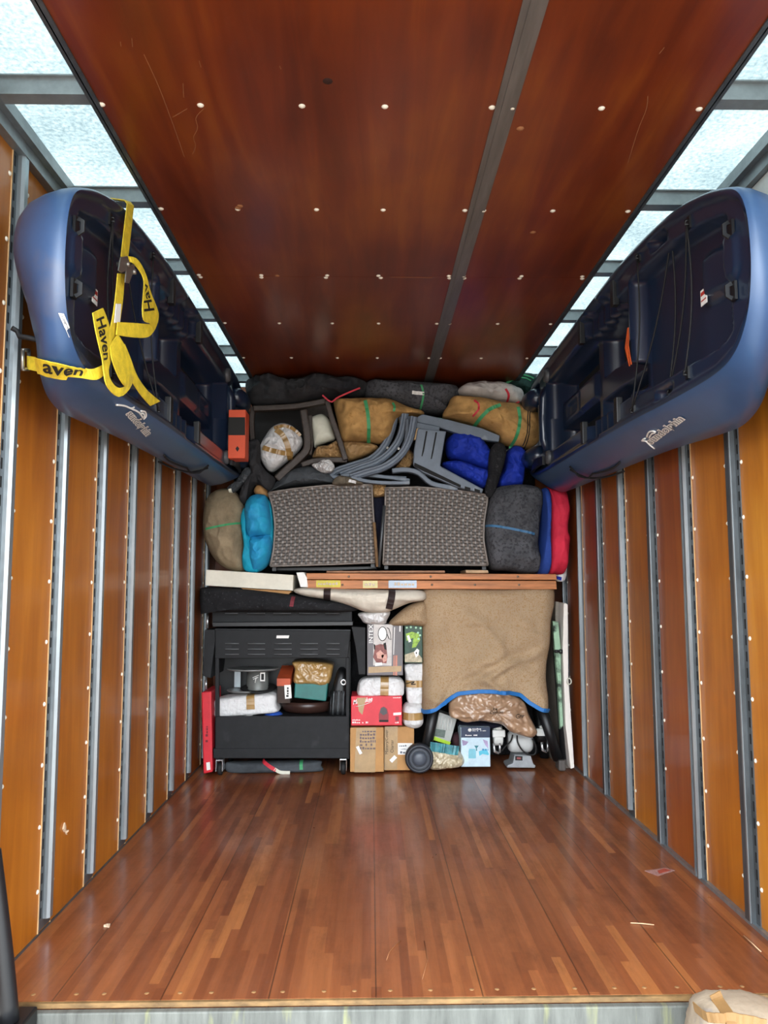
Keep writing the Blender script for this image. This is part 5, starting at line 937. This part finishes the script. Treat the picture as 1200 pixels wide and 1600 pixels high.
# the cover: front sheet, sides and top in one cloth
Lf = [(663.5, 921), (663.5, 975), (664, 1040), (664, 1085), (663, 1113)]; Rf = [(870.5, 921), (868, 946), (863, 970), (861, 1012), (857, 1040), (855.5, 1063), (858, 1111)]
hem = [(663, 1113), (680, 1109), (697, 1096), (716, 1083), (745, 1078.5), (772, 1080), (793, 1082), (812, 1091), (826, 1103), (844, 1110), (858, 1111)]
def cov(u, v):
    uu = min(max(u, 0), 1); yb = np.interp(uu, np.linspace(0, 1, len(hem)), [h[1] for h in smooth_open(hem, len(hem))]); hx = np.interp(uu, np.linspace(0, 1, len(hem)), [h[0] for h in hem])
    y = 921+(yb-921)*v; xl = np.interp(921+192*v, [p[1] for p in Lf], [p[0] for p in Lf]); xr = np.interp(921+190*v, [p[1] for p in Rf], [p[0] for p in Rf]); x = (xl+(xr-xl)*uu)*(1-v**3)+hx*v**3
    q = at(x, y, YC); edge = min(uu, 1-uu)
    d = .05*max(0, 1-edge/.1)**2 + .035*max(0, 1-v/.08)**2 - .035*math.sin(math.pi*uu)*v
    fold = .016*math.sin(11*uu+6*v+4*noise.noise(Vector((uu*2, v*2, 1))))*v*v + .030*noise.fractal(Vector((uu*3+4, v*3, .5)), 1, 2, 4) - .05*(1-abs(noise.noise(Vector((uu*2.2-v*2.4, v*.8+uu, 7)))))**5*v
    dg = (v-.95)+(uu-.35)*.75; fold += -.03*math.exp(-(dg/.03)**2)*max(0, min(1, (uu-.3)*5))*max(0, min(1, (1-uu)*6)) + .022*math.exp(-((dg+.07)/.04)**2)*(uu > .3)*(1-uu)*2
    fold += -.02*math.exp(-(((v-.93)-(uu-.12)*-1.0)/.05)**2)*(uu < .3)
    cr = .012*math.exp(-((v-.36-.02*math.sin(6*uu))/.02)**2)*(uu > .1)*(uu < .9) + .016*math.exp(-(((u-.62)+(v-.8)*.9)/.035)**2)*max(0, v-.35)
    d += fold+cr; x_, z_ = q.x, q.z
    if u < 0: d += -u*1.8; x_ += .012*math.sin(u*30)
    if u > 1: d += (u-1)*1.8; x_ += .012*math.sin(u*30)
    return (x_, YC+d, z_)
g = MB(); us = [-.3, -.22, -.15, -.08, -.03] + list(np.linspace(0, 1, 56)) + [1.03, 1.08, 1.15, 1.22, 1.3]
g.grid([[cov(u, v) for u in us] for v in np.linspace(0, 1, 50)], 0, True)
g.grid([[(cov(u, 0)[0], cov(u, 0)[1]+(.5*k/6 if k else 0), cov(u, 0)[2]+.004*min(k, 1)) for u in np.linspace(0, 1, 20)] for k in range(7)][::-1], 0, True)
Cv = thing('barbecue_cover', 'burlap cover with blue hem draped over the barbecue', 'cover', tuple(at(760, 1112, YC+.25)))
g.build('cloth', F_cover, Cv)
g = MB(); hp = [cov(u, 1.0) for u in us]; g.rect([(x, y-.004, z) for x, y, z in hp], .024, .012, (0, -1, 0)); g.build('blue_hem', M('blue_binding', '#1f6fb6', .6, var=.06), Cv, bevel=.003)
p = Puff([(608, 976), (620, 960), (640, 945), (662, 938), (668, 950), (668, 976), (640, 977)], YC+.12, .3, amp=.008, seed=60, folds=(.8, 60, .006)); p.build('loose_flap', F_cover, Cv)
# ------------------------------------------------------------------ goods under and beside the barbecue
def G(*p): return gr(*p)
t_, p_ = soft('plastic_bag', 'brown plastic bag with pen scribbles, stuffed under the burlap cover', 'bag', G((205, 150), (230, 110), (290, 50), (380, 26), (480, 22), (580, 30), (690, 66), (790, 130), (830, 230), (880, 330), (895, 375), (850, 410), (760, 390), (680, 360), (620, 310), (540, 292), (440, 278), (330, 290), (270, 265), (215, 245)), 4.84, .15, P_plast, amp=.016, fs=16, seed=61, folds=(1.0, 90, .004), rings=28, n=120)
def scrawl(body, o, w_, h_):
    v, f, mx = text_mesh(body); q0 = at(*G(o)[0], 4.85); g = MB(); pts = []
    for a in v:
        x = q0.x+a[0]/mx[0]*w_+.2*a[1]/mx[1]*h_; z = q0.z+a[1]/mx[1]*h_; pts.append((x, p_.front(x, z)-.014, z))
    g.add(pts, f); g.build('handwriting', M_ink, t_)
scrawl('lt', (535, 180), .025, .014); scrawl('Cushion', (506, 206), .078, .02); scrawl('Gnr', (705, 242), .055, .024)
def tilted(px, Y, d, mat, parent, name, lean=0):
    g = MB(); q = [at(x, y, Y) for x, y in px]; n = len(q); zm = min(v.z for v in q)
    v = [(p.x, Y+(p.z-zm)*lean, p.z) for p in q]; g.add(v+[(a, b+d, c) for a, b, c in v], [tuple(range(n)), tuple(range(2*n-1, n-1, -1))]+[(i, i+n, (i+1) % n+n, (i+1) % n) for i in range(n)]); return g.build(name, mat, parent, bevel=.003)
t = thing('product_box', 'grey-white product carton with lime corner tilted behind the wheel, under the cover', 'box', tuple(at(*G((150, 465))[0], 4.92)))
tilted(G((95, 200), (270, 262), (212, 470), (50, 415)), 4.96, .14, M('carton_grey', '#a7a9a4', .5, var=.08), t, 'box_body'); prints('printed_lime', M('print_acid', '#b5dc2a', .5), t, 4.96, G((85, 400), (222, 448), (212, 470), (75, 428))); prints('printed_photo', M('print_screen', '#5d6a62', .5, var=.2, vs=40), t, 4.96, G((98, 342), (182, 355), (172, 415), (88, 398)))
g = MB()
for k in range(6): a, b = at(*G((110+k*24, 225+k*9))[0], 4.959), at(*G((98+k*23, 325+k*7))[0], 4.959); g.tube([a, b], .0028, 4)
g.build('printed_text_line', M_white, t); prints('printed_logo', M('print_leaf', '#6fae3a', .5), t, 4.96, G((62, 370), (85, 350), (88, 395), (65, 400)))
t_, p_2 = soft('straw_bag', 'clear bag of pale straw with a teal printed top, on the floor behind the wheel', 'bag', G((30, 490), (60, 462), (180, 470), (270, 490), (325, 575), (300, 625), (200, 645), (60, 650), (40, 560)), 4.93, .22, M('straw_in_film', '#a99a78', .3, var=.3, vs=40, coat=.6, bump=.8, bs=30, bd=.015, col2='#d8ccb0'), [('teal_print', G((65, 490), (150, 495), (285, 520)), .055, M('teal_film', '#4f9aa4', .35, var=.3, vs=30, coat=.5))], amp=.01, fs=20, seed=62)
t, a, b = carton('product_box', 'pale blue printed carton with a navy band on top, standing on the floor', 'box', (720.5, 1136, 765.5, 1198.5), 4.90, .16, M('print_paleblue', '#c5dbe6', .5, var=.1, vs=20))
prints('navy_band', M('print_navy', '#1d2f4c', .5), t, 4.90, G((302, 330), (528, 330), (528, 412), (302, 412))); smudge((*G((390, 338))[0], *G((475, 353))[0]), 4.8985, M_white, t); smudge((*G((390, 354))[0], *G((500, 364))[0]), 4.8985, M_white, t); smudge((*G((335, 388))[0], *G((430, 402))[0]), 4.8985, M_white, t)
g = MB(); q = at(*G((370, 353))[0], 4.8985); g.lathe([(0, .0008), (.011, .0008), (.011, 0)], q, (0, -1, 0), 16); g.build('printed_logo', M_white, t)
prints('printed_bottle', M('print_aqua', '#7fc3d3', .5), t, 4.90, G((365, 500), (410, 500), (418, 520), (418, 575), (360, 575), (360, 520))); prints('printed_splash', M('print_lilac', '#b9a7cf', .5, var=.3), t, 4.90, G((310, 430), (360, 445), (340, 470), (315, 475)), G((470, 425), (510, 440), (515, 500), (490, 470))); prints('printed_flask', M('print_tealdark', '#2c7d88', .5), t, 4.8992, G((405, 475), (440, 475), (425, 495), (428, 515), (418, 515), (418, 495))); prints('printed_sky', M('print_cyan', '#5cc4dd', .5), t, 4.90, G((440, 520), (500, 500), (520, 540), (515, 550), (470, 540), (445, 555)))
smudge((*G((440, 490))[0], *G((515, 520))[0]), 4.8985, M('print_blue', '#3a8fc0', .5), t)
# bench grinder
M_ggrey = M('grinder_enamel', '#c9cbc9', .4, var=.06); M_gpale = M('grinder_guard', '#dcdcd6', .45, var=.05)
q = at(*G((765, 470))[0], 5.03); Yb = 5.03
Gn = thing('bench_grinder', 'pale grey bench grinder with two wheel guards on the floor', 'grinder', tuple(at(*G((755, 625))[0], Yb)))
g = MB(); g.lathe([(0, -.075), (.05, -.075), (.066, -.06), (.069, -.04), (.069, .04), (.066, .06), (.05, .075), (0, .075)], at(*G((762, 440))[0], Yb), (1, 0, 0), 28); g.build('motor_housing', M_ggrey, Gn)
g = MB(); lo = [xz(at(x, y, Yb)) for x, y in G((645, 628), (650, 610), (690, 595), (705, 530), (830, 535), (850, 600), (868, 612), (860, 630))]; g.prism(lo, Yb-.07, Yb+.07); b_ = g.build('base', M('grinder_base', '#9fa3a6', .45, .3), Gn, bevel=.004); prints('rating_plate', M_ink, b_, Yb-.0705, G((725, 555), (782, 558), (782, 592), (725, 590))); prints('plate_print', M('plate_red', '#9a4a4a', .5), b_, Yb-.0722, G((738, 566), (768, 568), (768, 582), (738, 580)))
for x, y, r in ((585, 395, .062), (925, 385, .05)):
    g = MB(); c = at(*G((x, y))[0], Yb); g.lathe([(0, -.028), (r*.96, -.028), (r, -.02), (r, .02), (r*.96, .028), (0, .028)], c, (1, 0, 0), 26); gu = g.build('wheel_guard', M_gpale if x < 700 else M_grill2, Gn)
    g = MB(); g.box(c.x-.04, c.x+.04, Yb-.07, Yb-.045, c.z+.0, c.z+.045); g.box(c.x-.02, c.x+.02, Yb-.06, Yb-.03, c.z+.045, c.z+.06); g.build('spark_shield', M_gpale, Gn, bevel=.006)
    g = MB(); c2 = at(*G((x+(-15 if x < 700 else 15), y+85))[0], Yb); g.tube([c2+Vector((-.02, -.06, .03)), c2+Vector((-.015, -.06, -.02)), c2+Vector((.012, -.06, -.03))], .009, 8); g.tube([c2+Vector((.02, -.05, .03)), c2+Vector((.02, -.05, -.03))], .007, 8); g.build('tool_rest', M_chrome, Gn)
g = MB(); pts = [at(*q_, Yb-.09) for q_ in G((740, 395), (745, 450), (780, 510), (830, 545), (880, 540), (885, 480), (860, 420))]; g.tube([tuple(v) for v in smooth_open([tuple(v) for v in pts], 40)], .005, 6); pts = [at(*q_, Yb-.085) for q_ in G((705, 390), (690, 440), (650, 480), (620, 520))]; g.tube([tuple(v) for v in smooth_open([tuple(v) for v in pts], 20)], .005, 6); g.build('power_cord', M_rub, Gn)
soft('dark_cloth', 'navy cloth stuffed in behind the brown plastic bag', 'cloth', G((285, 290), (420, 275), (600, 290), (610, 320), (520, 335), (300, 330)), 5.02, .16, F_navy, amp=.01, seed=63)
soft('cushion', 'dark maroon bundle behind the pale blue carton', 'bundle', G((230, 400), (280, 370), (300, 420), (300, 520), (270, 560), (235, 500)), 5.05, .12, M('maroon_cloth', '#3a1a20', .9), amp=.006, seed=64)
# boards against the right-hand wall
t = thing('table_leaf', 'white-edged folded table leaf standing on its side against the wall', 'table', tuple(at(886, 1200, 4.88)))
g = MB(); g.prism([xz(at(x, y, 4.86)) for x, y in c7((1118, 185), (1130, 180), (1146, 192), (1150, 680), (1190, 1285), (1165, 1292), (1130, 1000), (1112, 500))], 4.86, 5.36); g.build('white_edge', M('white_laminate', '#eae3da', .5, var=.04), t, bevel=.004)
g = MB(); g.prism([xz(at(x, y, 5.0)) for x, y in c7((1062, 170), (1120, 180), (1130, 1000), (1165, 1292), (1100, 1290), (1060, 700))], 5.0, 5.36); g.build('grey_face', M('warm_grey_board', '#9b9286', .6), t, bevel=.003)
g = MB(); q = at(*c7((1153, 705))[0], 4.855); g.tube([(q.x+.014*math.cos(k), 4.853, q.z+.018*math.sin(k)) for k in np.linspace(0, 6.28, 15)[:-1]], .004, 6, closed=True); g.build('cord_loop', P_cream, t)
t = thing('speckled_board', 'narrow sage green board blotched with black, next to the white-edged table leaf', 'board', tuple(at(875, 1140, 4.89)))
g = MB(); g.prism([xz(at(x, y, 4.88)) for x, y in c7((1044, 302), (1082, 306), (1098, 480), (1104, 760), (1116, 1000), (1096, 1032), (1078, 720))], 4.88, 4.92); g.build('board_face', M('sage_blotched', '#9dc0a0', .6, wear=('#1c2a20', 13, .5), var=.1), t, bevel=.003)
g = MB(); q = at(*c7((1075, 503))[0], 4.875); g.tube([(q.x-.02, 4.87, q.z), (q.x+.012, 4.87, q.z)], .009, 8); g.lathe([(.006, -.006), (.014, -.006), (.014, .006), (.006, .006)], (q.x+.02, 4.87, q.z-.002), (0, 1, 0), 16); g.build('latch', M_blk, t)
# ------------------------------------------------------------------ odds and ends near the opening
pk = [atz(x, y, 0) for x, y in ((1007, 1361.5), (1040, 1357), (1055, 1361), (1028, 1369.5))]
g = MB(); g.slab([pk[0]+Vector((0, 0, .002)), pk[3]+Vector((0, 0, .002))], [pk[1]+Vector((0, 0, .002)), pk[2]+Vector((0, 0, .002))], .0015); t = g.build('floor_sticker', M('worn_pink_paper', '#b88a80', .7, var=.2, vs=60), label='faded red and white sticker on the floor near the wall', cat='sticker')
g = MB(); c = sum(pk, Vector())/4; g.slab([c+(pk[0]-c)*.2+Vector((0, 0, .004)), c+(pk[3]-c)*.6+Vector((0, 0, .004))], [c+(pk[1]-c)*.7+Vector((0, 0, .004)), c+(pk[2]-c)*.7+Vector((0, 0, .004))], .0008); g.build('red_print', M('faded_red_print', '#b5503c', .7), t)
def scrap(px, lab, mat, name='paper_scrap', cat='scrap', r=.012, seed=0, wallx=None):
    g = MB(); q = atz(*px, .001) if wallx is None else atx(*px, wallx); rnd = random.Random(seed)
    ring = [(r*rnd.uniform(.5, 1.2)*math.cos(k), r*rnd.uniform(.5, 1.2)*math.sin(k), rnd.uniform(.001, .008)) for k in np.linspace(0, 6.28, 9)[:-1]]
    top = [(q.x+a, q.y+b, .001+c) if wallx is None else (q.x+c, q.y+a, q.z+b) for a, b, c in ring]; bot = [(x, y, .0003) if wallx is None else (q.x, y, z) for x, y, z in top]
    g.add(top+bot, [tuple(range(8)), tuple(range(15, 7, -1))]+[(i, i+8, (i+1) % 8+8, (i+1) % 8) for i in range(8)]); return g.build(name, mat, label=lab, cat=cat)
M_chip = M('torn_paper', '#e0c4a4', .8)
scrap((168, 1447), 'torn pale paper scrap on the floor near the wall by the opening', M_chip, seed=1, r=.014); scrap((100, 1293), 'torn tape scrap stuck on the wall panel between two posts', M_chip, seed=3, r=.016, wallx=XL+.001); scrap((103, 1300), 'tiny torn paper shred below the tape scrap on the wall', M_chip, seed=5, r=.008, wallx=XL+.001)
for a, b, lab in (((985, 1442), (1022, 1445), 'pale wood splinter lying crosswise on the floor near the faded sticker'), ((1162, 1462), (1189, 1487), 'long pale wood splinter by the foot of the wall post nearest the opening')):
    g = MB(); g.tube([atz(*a, .003), atz((a[0]+b[0])/2, (a[1]+b[1])/2-.5, .004), atz(*b, .003)], .002, 5); g.build('wood_splinter', M('pale_splinter', '#e0b890', .7), label=lab, cat='splinter')
g = MB(); pts = [atz(*q, .0015) for q in ((604, 1500), (608, 1488), (618, 1476), (626, 1470))]; g.tube(pts, .0016, 5); pts = [atz(*q, .0015) for q in ((660, 1530), (668, 1500), (663, 1470))]; g.tube(pts, .0012, 5)
g.build('floor_scratch', M_scratch, label='thin pale scratches in the middle of the floor near the opening', cat='scratch')
t = thing('grab_bar', 'black upright bar bolted to the sill by the left side of the opening', 'bar', tuple(at(16, 1598, 2.15)))
g = MB(); p = smooth_open([tuple(at(x, y, 2.16)) for x, y in ((-14, 1330), (-3, 1420), (6, 1500), (15, 1596))], 12); g.tube(p, .025, 12); g.build('bar', M('black_bar', '#16171a', .4), t); g = MB(); q = at(15, 1600, 2.16); g.box(q.x-.05, q.x+.04, 2.12, 2.24, -.30, q.z+.005); g.build('bracket', M_grill2, t, bevel=.006)
c = at(1142, 1600, 2.08); p = Puff([(1085, 1588), (1092, 1572), (1115, 1562), (1150, 1561), (1195, 1566), (1228, 1585), (1235, 1640), (1215, 1690), (1150, 1710), (1095, 1690), (1080, 1640)], 2.08, .2, e=3.2, amp=.01, fs=14, seed=70)
t = thing('paper_bundle', 'newspaper-wrapped bundle with brown tape on the step outside the opening', 'bundle', (c.x, 2.08, -.3)); p.build('wrapping', M('newsprint', '#a08f7a', .7, var=.15, vs=9, wear=('#6d7184', 7, .6), bump=.5, bs=24, bd=.01), t)
for q, w_ in (([(1110, 1606), (1150, 1598), (1200, 1604)], .024), ([(1144, 1584), (1150, 1605), (1150, 1680)], .03)): g = MB(); p.band(g, q, w_); g.build('tape', M('matt_brown_tape', '#8f6c42', .5), t)
